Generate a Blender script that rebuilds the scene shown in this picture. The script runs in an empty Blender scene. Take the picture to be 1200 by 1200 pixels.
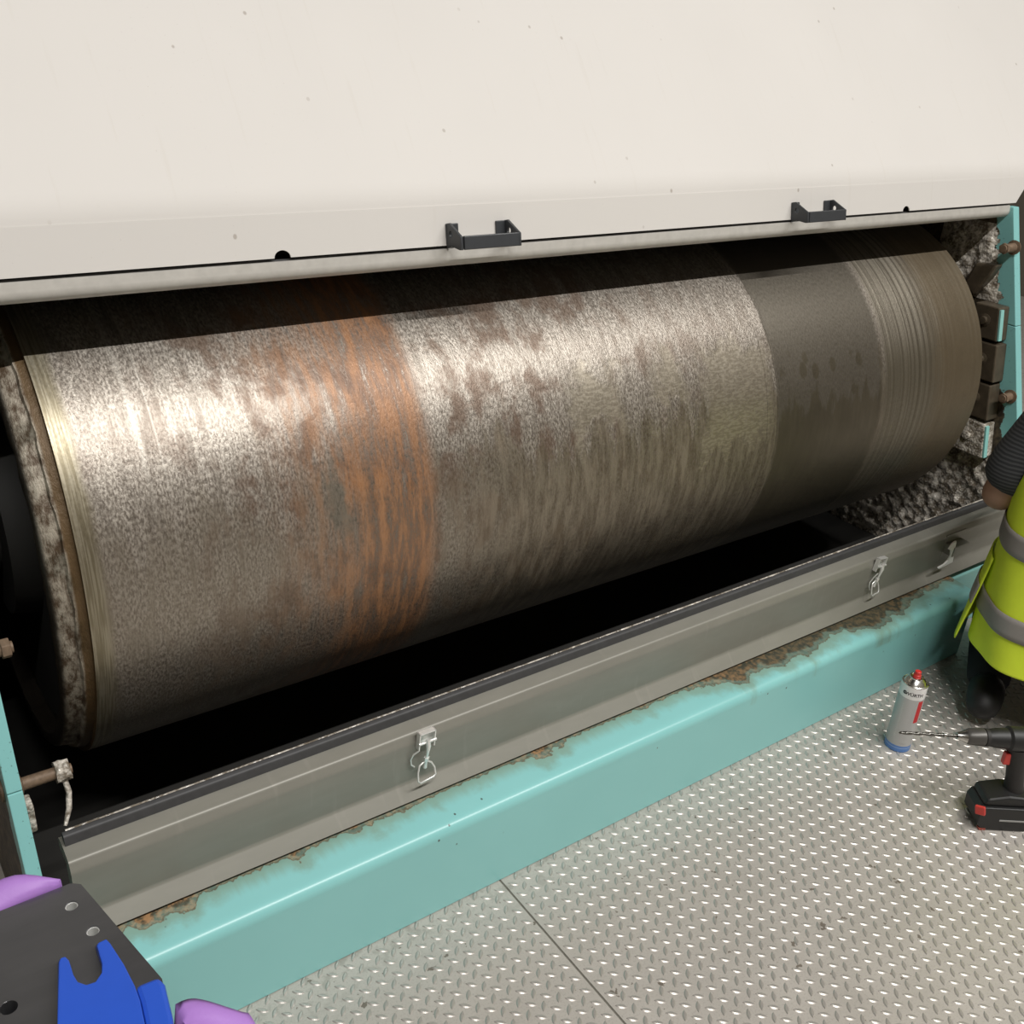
import bpy, bmesh, math, random
from mathutils import Vector, Matrix, noise as mnoise
random.seed(7)
scene = bpy.context.scene
COL = scene.collection

# ------------------------------------------------------------------ camera
cam_data = bpy.data.cameras.new('camera')
cam = bpy.data.objects.new('camera', cam_data)
COL.objects.link(cam)
right = Vector((0.810246, -0.582033, 0.068846))
down = Vector((-0.207108, -0.394225, -0.895373))
fwd = Vector((0.548277, 0.711214, -0.439962))
cm = Matrix.Identity(4)
for i in range(3):
    cm[i][0] = right[i]; cm[i][1] = -down[i]; cm[i][2] = -fwd[i]
cm[2][3] = 1.65
cam.matrix_world = cm
cam_data.sensor_fit = 'HORIZONTAL'
cam_data.sensor_width = 36.0
cam_data.lens = 1185.9 / 1200 * 36.0
cam_data.shift_x = -5.98 / 1200
cam_data.shift_y = -2.26 / 1200
cam_data.clip_start = 0.02
scene.camera = cam

# ------------------------------------------------------------------ light and exposure
w = bpy.data.worlds.new('world'); scene.world = w
w.use_nodes = True
w.node_tree.nodes['Background'].inputs[0].default_value = (0.75, 0.82, 1.0, 1)
w.node_tree.nodes['Background'].inputs[1].default_value = 0.05
scene.view_settings.view_transform = 'Standard'
scene.view_settings.look = 'None'
scene.view_settings.gamma = 1.0
scene.view_settings.use_curve_mapping = False
scene.view_settings.exposure = 0.08
CEIL = 6.50
LAMPS = [(-0.4, -2.02, 2.4, 235.0), (2.4, -2.02, 2.4, 235.0), (5.2, -2.02, 2.4, 215.0)]   # x, y, length, watts: one row of tube fittings parallel to the machine

# ------------------------------------------------------------------ helpers: objects
def link(o):
    COL.objects.link(o); return o

def tag(o, label=None, cat=None, group=None, kind=None):
    if label: o['label'] = label
    if cat: o['category'] = cat
    if group: o['group'] = group
    if kind: o['kind'] = kind
    return o

def empty(name, loc=(0, 0, 0), label=None, cat=None, group=None, kind=None):
    o = bpy.data.objects.new(name, None); link(o)
    o.location = loc
    o.empty_display_size = 0.05
    return tag(o, label, cat, group, kind)

def obj(name, bm, mat, parent=None, smooth=None, bevel=None, sub=0, wn=False):
    me = bpy.data.meshes.new(name)
    bmesh.ops.recalc_face_normals(bm, faces=bm.faces[:])
    bm.to_mesh(me); bm.free()
    return mobj(name, me, mat, parent, smooth, bevel, sub, wn)

def mobj(name, me, mat, parent=None, smooth=None, bevel=None, sub=0, wn=False):
    if mat is not None:
        me.materials.clear(); me.materials.append(mat)
    o = bpy.data.objects.new(name, me); link(o)
    if smooth is not None:
        me.shade_smooth()
        me.set_sharp_from_angle(angle=math.radians(smooth))
    if bevel:
        b = o.modifiers.new('bevel', 'BEVEL'); b.width = bevel; b.segments = 2
        b.limit_method = 'ANGLE'; b.angle_limit = math.radians(40)
        b.harden_normals = False
    if wn:
        k = o.modifiers.new('weighted_normals', 'WEIGHTED_NORMAL'); k.mode = 'FACE_AREA'; k.weight = 80; k.keep_sharp = True
    if sub:
        s = o.modifiers.new('sub', 'SUBSURF'); s.levels = sub; s.render_levels = sub
    if parent is not None:
        o.parent = parent
        o.matrix_parent_inverse = Matrix.Translation(-Vector(parent.location)) if parent.type == 'EMPTY' and parent.parent is None else Matrix.Identity(4)
    return o

def copy_obj(o, parent, loc, rotz=0):
    c = o.copy(); link(c); c.parent = parent; c.location = loc; c.rotation_euler = (0, 0, rotz)
    return c

# ------------------------------------------------------------------ helpers: shapes (world coordinates)
def add_box(bm, x0, x1, y0, y1, z0, z1, m=None):
    vs = [bm.verts.new((x, y, z)) for x in (x0, x1) for y in (y0, y1) for z in (z0, z1)]
    for f in ((0, 1, 3, 2), (4, 6, 7, 5), (0, 4, 5, 1), (2, 3, 7, 6), (0, 2, 6, 4), (1, 5, 7, 3)):
        bm.faces.new([vs[i] for i in f])
    if m is not None:
        bmesh.ops.transform(bm, matrix=m, verts=vs)
    return vs

def box(*a, m=None):
    bm = bmesh.new(); add_box(bm, *a, m=m); return bm

def extrude_yz(bm, prof, x0, x1, closed=True, nx=1):
    rows = []
    for k in range(nx + 1):
        x = x0 + (x1 - x0) * k / nx
        rows.append([bm.verts.new((x, p[0], p[1])) for p in prof])
    n = len(prof)
    for a, b in zip(rows[:-1], rows[1:]):
        for i in range(n if closed else n - 1):
            j = (i + 1) % n
            bm.faces.new((a[i], a[j], b[j], b[i]))
    if closed:
        bm.faces.new(rows[0]); bm.faces.new(rows[-1][::-1])
    return bm

def frame_for(d):
    d = d.normalized()
    up = Vector((0, 0, 1)) if abs(d.z) < 0.95 else Vector((1, 0, 0))
    a = d.cross(up).normalized(); b = d.cross(a).normalized()
    return a, b

def add_tube(bm, pts, r, seg=10, closed=False, caps=True):
    pts = [Vector(p) for p in pts]
    n = len(pts); rings = []
    rs = r if isinstance(r, (list, tuple)) else [r] * n
    ref = None
    for i, p in enumerate(pts):
        if closed: d = pts[(i + 1) % n] - pts[i - 1]
        else: d = pts[min(i + 1, n - 1)] - pts[max(i - 1, 0)]
        if ref is None:
            a, b = frame_for(d); ref = a
        else:
            d.normalize(); a = (ref - d * ref.dot(d)).normalized(); b = d.cross(a); ref = a
        rings.append([bm.verts.new(p + (a * math.cos(t) + b * math.sin(t)) * rs[i]) for t in [2 * math.pi * k / seg for k in range(seg)]])
    m = n if closed else n - 1
    for i in range(m):
        A, B = rings[i], rings[(i + 1) % n]
        for k in range(seg):
            l = (k + 1) % seg
            bm.faces.new((A[k], A[l], B[l], B[k]))
    if caps and not closed:
        bm.faces.new(rings[0][::-1]); bm.faces.new(rings[-1])
    return bm

def tube(pts, r, seg=10, closed=False):
    bm = bmesh.new(); return add_tube(bm, pts, r, seg, closed)

def lathe(origin, axis, prof, seg=32):
    """prof: list of (distance along axis, radius)"""
    bm = bmesh.new(); o = Vector(origin); d = Vector(axis).normalized(); a, b = frame_for(d)
    rings = []
    for s, r in prof:
        if r < 1e-6:
            rings.append([bm.verts.new(o + d * s)])
        else:
            rings.append([bm.verts.new(o + d * s + (a * math.cos(t) + b * math.sin(t)) * r) for t in [2 * math.pi * k / seg for k in range(seg)]])
    for A, B in zip(rings[:-1], rings[1:]):
        for k in range(seg):
            l = (k + 1) % seg
            if len(A) == 1 and len(B) == 1: continue
            if len(A) == 1: bm.faces.new((A[0], B[l], B[k]))
            elif len(B) == 1: bm.faces.new((A[k], A[l], B[0]))
            else: bm.faces.new((A[k], A[l], B[l], B[k]))
    return bm

def plate2d(outline, holes, thick, m):
    """flat outline with holes, extruded by thick (centred on local z=0), placed by matrix m; returns a mesh"""
    cu = bpy.data.curves.new('outline', 'CURVE'); cu.dimensions = '2D'; cu.fill_mode = 'BOTH'; cu.extrude = thick / 2
    for loop in [outline] + list(holes):
        sp = cu.splines.new('POLY'); sp.points.add(len(loop) - 1); sp.use_cyclic_u = True
        for p, q in zip(sp.points, loop): p.co = (q[0], q[1], 0, 1)
    o = bpy.data.objects.new('tmp_outline', cu); link(o)
    dg = bpy.context.evaluated_depsgraph_get(); dg.update()
    me = bpy.data.meshes.new_from_object(o.evaluated_get(dg))
    bpy.data.objects.remove(o); bpy.data.curves.remove(cu)
    me.transform(m)
    bm = bmesh.new(); bm.from_mesh(me)
    bmesh.ops.remove_doubles(bm, verts=bm.verts[:], dist=1e-5)
    bmesh.ops.recalc_face_normals(bm, faces=bm.faces[:])
    bm.to_mesh(me); bm.free()
    return me

def circle(cx, cy, r, n=20):
    return [(cx + r * math.cos(2 * math.pi * k / n), cy + r * math.sin(2 * math.pi * k / n)) for k in range(n)]

def axes(o, x, y, z):
    m = Matrix.Identity(4)
    for i in range(3):
        m[i][0] = x[i]; m[i][1] = y[i]; m[i][2] = z[i]; m[i][3] = o[i]
    return m

def skin_mesh(pts, edges, radii, sub=2, root=0):
    me = bpy.data.meshes.new('tmp_skin'); me.from_pydata([tuple(p) for p in pts], edges, [])
    o = bpy.data.objects.new('tmp_skin', me); link(o)
    o.modifiers.new('skin', 'SKIN').use_smooth_shade = True
    if not me.skin_vertices: bpy.ops.object  # layer is made by the modifier below
    if not me.skin_vertices:
        bm = bmesh.new(); bm.from_mesh(me); bm.verts.layers.skin.verify(); bm.to_mesh(me); bm.free()
    for i, r in enumerate(radii):
        sv = me.skin_vertices[0].data[i]
        sv.radius = r if isinstance(r, tuple) else (r, r)
        sv.use_root = (i == root)
    s = o.modifiers.new('sub', 'SUBSURF'); s.levels = sub; s.render_levels = sub
    dg = bpy.context.evaluated_depsgraph_get(); dg.update()
    out = bpy.data.meshes.new_from_object(o.evaluated_get(dg))
    bpy.data.objects.remove(o); bpy.data.meshes.remove(me)
    return out

# ------------------------------------------------------------------ helpers: materials
class NT:
    def __init__(s, name):
        s.mat = bpy.data.materials.new(name); s.mat.use_nodes = True
        s.t = s.mat.node_tree; s.b = s.t.nodes['Principled BSDF']
        tc = s.t.nodes.new('ShaderNodeTexCoord'); s.obj = tc.outputs['Object']
        sp = s.t.nodes.new('ShaderNodeSeparateXYZ'); s.t.links.new(s.obj, sp.inputs[0])
        s.X, s.Y, s.Z = sp.outputs
    def put(s, sock, v):
        if hasattr(v, 'is_linked') or hasattr(v, 'links'): s.t.links.new(v, sock)
        else: sock.default_value = v
    def m(s, op, a, b=0.0, c=None, clamp=False):
        n = s.t.nodes.new('ShaderNodeMath'); n.operation = op; n.use_clamp = clamp
        s.put(n.inputs[0], a); s.put(n.inputs[1], b)
        if c is not None: s.put(n.inputs[2], c)
        return n.outputs[0]
    def add(s, a, b): return s.m('ADD', a, b)
    def sub(s, a, b): return s.m('SUBTRACT', a, b)
    def mul(s, a, b): return s.m('MULTIPLY', a, b)
    def vec(s, x, y, z=0.0):
        n = s.t.nodes.new('ShaderNodeCombineXYZ')
        for i, v in enumerate((x, y, z)): s.put(n.inputs[i], v)
        return n.outputs[0]
    def noise(s, vec=None, scale=5.0, detail=4.0, rough=0.55, dist=0.0):
        n = s.t.nodes.new('ShaderNodeTexNoise'); s.t.links.new(vec if vec is not None else s.obj, n.inputs['Vector'])
        n.inputs['Scale'].default_value = scale; n.inputs['Detail'].default_value = detail
        n.inputs['Roughness'].default_value = rough; n.inputs['Distortion'].default_value = dist
        return n.outputs[0]
    def voro(s, vec=None, scale=5.0, feat='F1', rand=1.0):
        n = s.t.nodes.new('ShaderNodeTexVoronoi'); n.feature = feat; s.t.links.new(vec if vec is not None else s.obj, n.inputs['Vector'])
        n.inputs['Scale'].default_value = scale; n.inputs['Randomness'].default_value = rand
        return n.outputs['Distance']
    def step(s, v, lo, hi):
        n = s.t.nodes.new('ShaderNodeMapRange'); n.interpolation_type = 'SMOOTHSTEP'
        s.put(n.inputs['Value'], v)
        if not hasattr(lo, 'links') and not hasattr(hi, 'links') and lo > hi:
            n.inputs['From Min'].default_value = hi; n.inputs['From Max'].default_value = lo
            n.inputs['To Min'].default_value = 1.0; n.inputs['To Max'].default_value = 0.0
        else:
            s.put(n.inputs['From Min'], lo); s.put(n.inputs['From Max'], hi)
        return n.outputs[0]
    def band(s, v, a, b, e):
        return s.mul(s.step(v, a - e, a + e), s.step(v, b + e, b - e))
    def mix(s, f, a, b, mode='MIX'):
        n = s.t.nodes.new('ShaderNodeMix'); n.data_type = 'RGBA'; n.blend_type = mode
        s.put(n.inputs[0], f)
        for sock, v in ((n.inputs[6], a), (n.inputs[7], b)):
            if isinstance(v, tuple) and len(v) == 3: v = v + (1,)
            s.put(sock, v)
        return n.outputs[2]
    def mixf(s, f, a, b):
        n = s.t.nodes.new('ShaderNodeMix'); n.data_type = 'FLOAT'
        s.put(n.inputs[0], f); s.put(n.inputs[2], a); s.put(n.inputs[3], b)
        return n.outputs[0]
    def bump(s, h, strength=0.3, dist=0.002):
        n = s.t.nodes.new('ShaderNodeBump'); n.inputs['Strength'].default_value = strength; n.inputs['Distance'].default_value = dist
        s.put(n.inputs['Height'], h); s.t.links.new(n.outputs[0], s.b.inputs['Normal'])
    def out(s, color=None, rough=None, metal=None, spec=None, coat=None):
        for k, v in (('Base Color', color), ('Roughness', rough), ('Metallic', metal), ('Specular IOR Level', spec), ('Coat Weight', coat)):
            if v is None: continue
            if isinstance(v, tuple) and len(v) == 3: v = v + (1,)
            s.put(s.b.inputs[k], v)
        return s.mat

def plain(name, c, rough=0.5, metal=0.0, var=0.12, scale=30.0, spec=None):
    n = NT(name)
    f = n.noise(scale=scale, detail=3)
    col = n.mix(f, tuple(v * (1 - var) for v in c), tuple(min(1, v * (1 + var)) for v in c))
    return n.out(col, rough, metal, spec)

# drum geometry
YC, ZC, RD = 2.0285, 0.6765, 0.4916
XL, XR = 0.308, 2.940
SL = 0.325                                  # lean of the machine front: y grows by SL per unit of z
def front(z): return 1.335 + (z - 0.205) * SL

def mat_cover():
    n = NT('cream_cover_paint')
    big = n.noise(scale=2.2, detail=3)
    col = n.mix(big, (0.62, 0.597, 0.570), (0.665, 0.640, 0.612))
    sp = n.voro(n.vec(n.mul(n.X, 1.0), n.mul(n.Y, 1.0), n.mul(n.Z, 0.75)), 17.0)
    gate = n.step(n.noise(scale=3.0, detail=2), 0.44, 0.56)
    speck = n.mul(n.step(sp, 0.075, 0.04), gate)
    sp2 = n.step(n.noise(scale=420.0, detail=1), 0.77, 0.80)
    col = n.mix(n.mul(n.m('MAXIMUM', speck, n.mul(sp2, gate)), 0.6), col, (0.30, 0.25, 0.21))
    streak = n.step(n.noise(n.vec(n.mul(n.X, 60), n.mul(n.Y, 4), n.mul(n.Z, 4)), 1.0, 3), 0.62, 0.75)
    col = n.mix(n.mul(streak, 0.10), col, (0.50, 0.45, 0.38))
    n.bump(n.noise(scale=600, detail=1), 0.04, 0.0005)
    return n.out(col, 0.6, 0.0, 0.22)

def mat_drum():
    n = NT('rusted_drum_steel')
    T = n.mul(n.m('ARCTAN2', n.sub(n.Z, ZC), n.sub(YC, n.Y)), 57.2958)       # degrees round the drum, 0 = front, 90 = top
    A = n.mul(T, RD / 57.2958)                                               # arc length, metres
    X = n.X
    iso = n.vec(X, A)
    st = n.vec(X, n.mul(A, 0.16))                                            # smeared round the drum
    st2 = n.vec(X, n.mul(A, 0.035))
    fine = n.noise(n.vec(X, n.mul(A, 0.42)), 260, 4, 0.62)
    mid = n.noise(n.vec(X, n.mul(A, 0.5)), 24, 5, 0.62)
    big = n.noise(iso, 5.0, 4, 0.6, 0.4)
    streak = n.noise(st, 55, 5, 0.62)
    hair = n.noise(st2, 170, 3, 0.6)
    # bare pitted metal
    col = n.mix(n.step(fine, 0.36, 0.64), (0.21, 0.182, 0.155), (0.50, 0.455, 0.40))
    col = n.mix(n.mul(n.step(streak, 0.42, 0.68), 0.62), col, (0.16, 0.135, 0.11))
    col = n.mix(n.mul(n.step(hair, 0.5, 0.7), 0.35), col, (0.46, 0.42, 0.36))
    # brown blotches
    wx = n.mul(n.step(X, 0.40, 0.62), n.step(X, 2.02, 1.25))
    bl = n.add(n.mul(mid, 0.55), n.mul(big, 0.45))
    blot = n.mul(n.step(bl, 0.475, 0.60), n.add(0.20, n.mul(wx, 0.75)))
    col = n.mix(n.mul(blot, 0.85), col, n.mix(fine, (0.085, 0.052, 0.036), (0.20, 0.135, 0.095)))
    # dark wet streaks on the lower half, with a dripping upper edge
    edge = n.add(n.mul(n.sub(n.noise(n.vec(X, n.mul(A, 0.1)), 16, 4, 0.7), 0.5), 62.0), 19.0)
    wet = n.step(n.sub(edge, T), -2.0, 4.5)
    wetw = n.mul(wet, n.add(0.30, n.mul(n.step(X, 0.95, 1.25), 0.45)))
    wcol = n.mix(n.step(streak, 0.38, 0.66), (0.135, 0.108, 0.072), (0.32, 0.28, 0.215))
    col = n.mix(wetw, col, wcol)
    # bare wiped patches, yellowish
    pn = n.mul(n.sub(n.noise(n.vec(X, n.mul(A, 0.7)), 13, 4, 0.65), 0.5), 1.0)
    def patch(x0, x1, t0, t1):
        ex = n.mul(n.step(n.add(X, n.mul(pn, 0.22)), x0 - 0.03, x0 + 0.03), n.step(n.add(X, n.mul(pn, 0.18)), x1 + 0.03, x1 - 0.03))
        et = n.mul(n.step(n.add(T, n.mul(pn, 45)), t0 - 3, t0 + 3), n.step(n.add(T, n.mul(pn, 30)), t1 + 4, t1 - 4))
        return n.mul(ex, et)
    pt = n.m('MAXIMUM', n.m('MAXIMUM', patch(1.355, 1.50, 17, 33), patch(1.60, 1.70, 18, 33)), patch(1.755, 1.985, 6, 34))
    ripple = n.noise(n.vec(n.mul(X, 0.35), A), 170, 2, 0.5, 0.6)
    pcol = n.mix(n.step(ripple, 0.42, 0.6), (0.31, 0.272, 0.212), (0.43, 0.385, 0.308))
    col = n.mix(n.mul(pt, 0.85), col, pcol)
    # orange rust collar
    wob = n.mul(n.sub(big, 0.5), 0.22)
    Xw = n.add(X, wob)
    Xr = n.add(X, n.mul(n.sub(streak, 0.5), 0.05))
    rust = n.mul(n.step(Xw, 0.60, 0.88), n.step(Xr, 1.008, 0.962))
    rustm = n.mul(rust, n.step(n.add(n.mul(streak, 0.5), n.mul(fine, 0.5)), 0.36, 0.50))
    rcol = n.mix(n.step(streak, 0.38, 0.66), (0.135, 0.060, 0.026), (0.36, 0.165, 0.066))
    col = n.mix(n.mul(rustm, 0.80), col, rcol)
    gp = n.mul(n.mul(n.band(n.add(X, n.mul(pn, .12)), 0.755, 0.80, 0.012), n.band(n.add(T, n.mul(pn, 30)), 8, 24, 4)), 0.8)
    col = n.mix(gp, col, (0.17, 0.155, 0.125))
    # left collar: polished strip and scored lines
    lc = n.step(n.add(X, n.mul(n.sub(mid, 0.5), 0.02)), 0.352, 0.330)
    lcol = n.mix(n.step(n.noise(st2, 260, 2), 0.42, 0.6), (0.215, 0.185, 0.125), (0.33, 0.295, 0.22))
    col = n.mix(lc, col, lcol)
    scr = n.add(n.add(n.band(X, 0.471, 0.473, 0.002), n.mul(n.band(X, 0.438, 0.446, 0.004), 0.6)), n.mul(n.band(X, 0.500, 0.502, 0.002), 0.5))
    col = n.mix(n.mul(n.mul(scr, n.step(T, 10, 35)), 0.55), col, (0.60, 0.56, 0.50))
    # right side: smooth grey, then scored, then darker brown
    Xs = n.add(X, n.mul(n.sub(mid, 0.5), 0.02))
    gz = n.mul(n.step(Xs, 2.002, 2.016), n.step(X, 2.46, 2.43))
    gcol = n.mix(n.step(fine, 0.3, 0.7), (0.155, 0.138, 0.112), (0.19, 0.17, 0.14))
    drop = n.mul(n.step(n.voro(n.vec(X, n.mul(A, 0.62)), 24), 0.40, 0.30), n.band(T, 8, 30, 4))
    drop = n.mul(drop, n.step(n.noise(iso, 9, 2), 0.36, 0.48))
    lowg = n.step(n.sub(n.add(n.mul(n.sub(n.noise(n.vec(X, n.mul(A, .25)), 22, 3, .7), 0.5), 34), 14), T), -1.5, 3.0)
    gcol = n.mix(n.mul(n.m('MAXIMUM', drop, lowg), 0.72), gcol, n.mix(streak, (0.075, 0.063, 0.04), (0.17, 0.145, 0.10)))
    col = n.mix(gz, col, gcol)
    sz = n.step(X, 2.44, 2.475)
    lines = n.noise(n.vec(X, n.mul(A, 0.004)), 75, 3, 0.7)
    scol = n.mix(n.step(lines, 0.38, 0.62), (0.155, 0.135, 0.105), (0.37, 0.335, 0.275))
    scol = n.mix(n.mul(n.step(fine, 0.5, 0.66), 0.35), scol, (0.10, 0.085, 0.06))
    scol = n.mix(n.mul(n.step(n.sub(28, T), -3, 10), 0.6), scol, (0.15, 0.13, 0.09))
    col = n.mix(sz, col, scol)
    bz = n.step(n.add(X, n.mul(n.sub(streak, 0.5), 0.16)), 2.63, 2.76)
    col = n.mix(n.mul(bz, 0.85), col, n.mix(mid, (0.105, 0.078, 0.045), (0.17, 0.13, 0.08)))
    seam = n.add(n.band(X, 1.968, 1.970, 0.0015), n.band(X, 2.006, 2.009, 0.002))
    col = n.mix(n.mul(seam, 0.5), col, (0.09, 0.08, 0.06))
    metal = n.sub(0.80, n.add(n.mul(rustm, 0.50), n.mul(n.m('MAXIMUM', blot, bz), 0.25)))
    rough = n.add(n.mixf(lc, 0.42, 0.40), n.mul(n.sub(fine, 0.5), 0.35))
    smooth = n.m('MAXIMUM', n.m('MAXIMUM', pt, gz), lc)
    h = n.mul(n.add(n.mul(fine, 1.0), n.mul(streak, 0.5)), n.sub(1.0, n.mul(smooth, 0.85)))
    n.bump(h, 0.30, 0.003)
    return n.out(col, rough, metal)

def mat_teal_beam():
    n = NT('teal_beam_paint')
    base = n.mix(n.noise(scale=4, detail=3), (0.232, 0.535, 0.53), (0.262, 0.58, 0.575))
    d = n.sub(1.331, n.Y)                                  # metres out from the foot of the grey panel
    top = n.step(n.Z, 0.168, 0.180)
    w1 = n.noise(n.vec(n.X, n.mul(n.Y, 0.9)), 20, 4, 0.62)
    w2 = n.noise(n.vec(n.X, 0.0), 5.0, 3, 0.6)
    right_z = n.mul(n.step(n.X, 1.45, 1.95), n.step(n.X, 2.7, 2.3))
    width = n.add(n.mul(n.sub(w1, 0.40), 0.07), n.add(n.mul(n.sub(w2, 0.50), 0.17), n.mul(right_z, 0.046)))
    width = n.m('MAXIMUM', width, n.mul(n.sub(n.noise(n.vec(n.X, 3.0), 60, 3, 0.6), 0.34), 0.030))
    stain = n.mul(n.m('MAXIMUM', n.mul(n.step(n.sub(width, d), -0.004, 0.003), 0.62), n.step(n.sub(width, d), -0.002, 0.022)), top)
    film = n.mul(n.mul(n.step(n.sub(n.add(width, 0.026), d), -0.018, 0.020), top), 0.6)
    f = n.noise(n.vec(n.X, n.Y), 70, 4, 0.6)
    scol = n.mix(n.step(f, 0.40, 0.62), (0.06, 0.035, 0.015), (0.36, 0.185, 0.075))
    scol = n.mix(n.mul(right_z, 0.92), scol, n.mix(n.step(f, 0.35, 0.68), (0.018, 0.013, 0.007), (0.105, 0.068, 0.030)))
    col = n.mix(film, base, (0.19, 0.235, 0.145))
    ring = n.mul(n.band(n.sub(width, d), -0.001, 0.002, 0.0015), top)
    col = n.mix(n.mul(stain, 0.92), col, scol)
    col = n.mix(n.mul(ring, 0.7), col, (0.10, 0.055, 0.02))
    speck = n.mul(n.step(n.voro(n.vec(n.X, n.mul(n.Y, 0.8), n.mul(n.Z, 0.8)), 34), 0.10, 0.06), n.step(n.noise(scale=6, detail=2), 0.50, 0.58))
    col = n.mix(n.mul(n.mul(speck, n.step(n.Z, 0.12, 0.18)), 0.85), col, (0.05, 0.04, 0.03))
    n.bump(n.add(n.mul(stain, f), 0), 0.35, 0.002)
    return n.out(col, n.mixf(stain, 0.30, 0.5), 0.0, 0.5)

def mat_side_plate():
    n = NT('teal_side_plate_with_dirt')
    base = n.mix(n.noise(scale=5, detail=3), (0.215, 0.50, 0.495), (0.245, 0.54, 0.535))
    d = n.sub(n.Y, n.add(n.mul(n.sub(n.Z, 0.205), SL), 1.335))
    nz = n.noise(scale=22, detail=5, rough=0.65)
    wide = n.add(0.052, n.mul(n.band(n.Z, 0.80, 1.09, 0.03), 0.010))
    dirt = n.step(n.add(n.sub(d, wide), n.mul(n.sub(nz, 0.5), 0.075)), -0.002, 0.003)
    dc = n.mix(n.step(n.noise(scale=45, detail=4), 0.4, 0.65), (0.028, 0.021, 0.013), (0.105, 0.078, 0.047))
    col = n.mix(dirt, base, dc)
    speck = n.step(n.noise(scale=160, detail=2), 0.68, 0.72)
    col = n.mix(n.mul(speck, 0.5), col, (0.04, 0.04, 0.035))
    n.bump(n.mul(dirt, nz), 0.5, 0.006)
    return n.out(col, n.mixf(dirt, 0.38, 0.6))

def mat_residue():
    n = NT('dried_grey_residue')
    a = n.noise(scale=42, detail=4, rough=0.65); b = n.voro(scale=120)
    col = n.mix(n.step(a, 0.40, 0.62), (0.17, 0.14, 0.105), (0.66, 0.61, 0.54))
    col = n.mix(n.mul(n.step(b, 0.5, 0.2), 0.6), col, (0.62, 0.58, 0.52))
    n.bump(n.add(a, n.mul(b, -0.8)), 0.7, 0.004)
    return n.out(col, 0.30, 0.0, 0.8)

def mat_ring():
    n = NT('crusted_shaded_drum_rim')
    T = n.m('ARCTAN2', n.sub(n.Z, ZC), n.sub(YC, n.Y))
    v = n.vec(n.X, n.mul(T, 0.2))
    f = n.noise(v, 60, 5, 0.7)
    col = n.mix(n.step(f, 0.38, 0.62), (0.085, 0.055, 0.032), (0.38, 0.335, 0.27))
    col = n.mix(n.step(n.X, 0.290, 0.296), col, (0.115, 0.07, 0.03))
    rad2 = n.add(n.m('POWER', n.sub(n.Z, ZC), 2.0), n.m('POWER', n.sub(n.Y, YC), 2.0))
    col = n.mix(n.m('MAXIMUM', n.step(n.X, 0.268, 0.258), n.step(rad2, 0.2030, 0.1960)), col, n.mix(f, (0.010, 0.008, 0.006), (0.030, 0.023, 0.016)))  # grimy left face; the inner lip's shade is put into the colour
    n.bump(f, 0.7, 0.005)
    return n.out(col, 0.5, 0.25)

def mat_grey_panel():
    n = NT('weathered_grey_panel')
    f = n.noise(n.vec(n.mul(n.X, 12), n.mul(n.Y, 40), n.mul(n.Z, 40)), 1.0, 4)
    col = n.mix(f, (0.205, 0.200, 0.172), (0.255, 0.247, 0.215))
    s = n.step(n.noise(n.vec(n.mul(n.X, 45), n.mul(n.Y, 6), n.mul(n.Z, 6)), 1.0, 4), 0.58, 0.72)
    col = n.mix(n.mul(s, 0.16), col, (0.36, 0.34, 0.30))
    return n.out(col, 0.42, 0.15)

def mat_floor():
    n = NT('galvanised_tread_plate')
    f = n.noise(scale=9, detail=5); g = n.noise(scale=260, detail=2)
    col = n.mix(f, (0.46, 0.428, 0.388), (0.54, 0.506, 0.464))
    col = n.mix(n.mul(n.step(g, 0.5, 0.7), 0.3), col, (0.28, 0.26, 0.225))
    dirt = n.step(n.noise(scale=34, detail=3, rough=0.6), 0.665, 0.70)
    col = n.mix(n.mul(dirt, 0.75), col, (0.10, 0.075, 0.05))
    near = n.mul(n.step(n.Y, 1.10, 1.24), n.step(n.noise(scale=40, detail=4), 0.5, 0.65))
    col = n.mix(n.mul(near, 0.35), col, (0.16, 0.15, 0.12))
    return n.out(col, n.add(0.36, n.mul(f, 0.18)), 0.35)

def mat_lug():
    n = NT('worn_tread_lug')
    f = n.noise(scale=60, detail=2)
    return n.out(n.mix(f, (0.45, 0.425, 0.39), (0.55, 0.52, 0.485)), 0.40, 0.60)

M = {}
M['cover'] = mat_cover()
M['drum'] = mat_drum()
M['beam'] = mat_teal_beam()
M['side'] = mat_side_plate()
M['residue'] = mat_residue()
M['ring'] = mat_ring()
M['panel'] = mat_grey_panel()
M['floor'] = mat_floor()
M['lug'] = mat_lug()
M['jointdirt'] = plain('dusty_joint_dirt', (0.13, 0.12, 0.10), 0.9, 0, 0.6, 180)
M['teal'] = plain('teal_paint', (0.25, 0.53, 0.50), 0.4, 0, 0.06, 8)
M['rail'] = plain('grey_rail_paint', (0.50, 0.48, 0.445), 0.45, 0.1, 0.18, 40)
M['rubber'] = plain('black_rubber', (0.045, 0.045, 0.047), 0.55, 0, 0.3, 60)
M['dark'] = plain('black_interior_steel', (0.018, 0.017, 0.015), 0.7, 0, 0.4, 12)  # one even near-black tone for housing, drum end and floor slab
M['handle'] = plain('dark_grey_plastic', (0.040, 0.043, 0.048), 0.42, 0, 0.12, 80)
M['zinc'] = plain('bright_zinc', (0.82, 0.82, 0.80), 0.28, 0.55, 0.12, 200)
M['rustbolt'] = plain('rusty_bolt_steel', (0.17, 0.115, 0.075), 0.6, 0.2, 0.55, 120)
M['wall'] = plain('beige_wall_paint', (0.15, 0.132, 0.105), 0.85, 0, 0.05, 3)
M['ceiling'] = plain('grey_ceiling_paint', (0.09, 0.09, 0.088), 0.9, 0, 0.05, 3)
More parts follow.
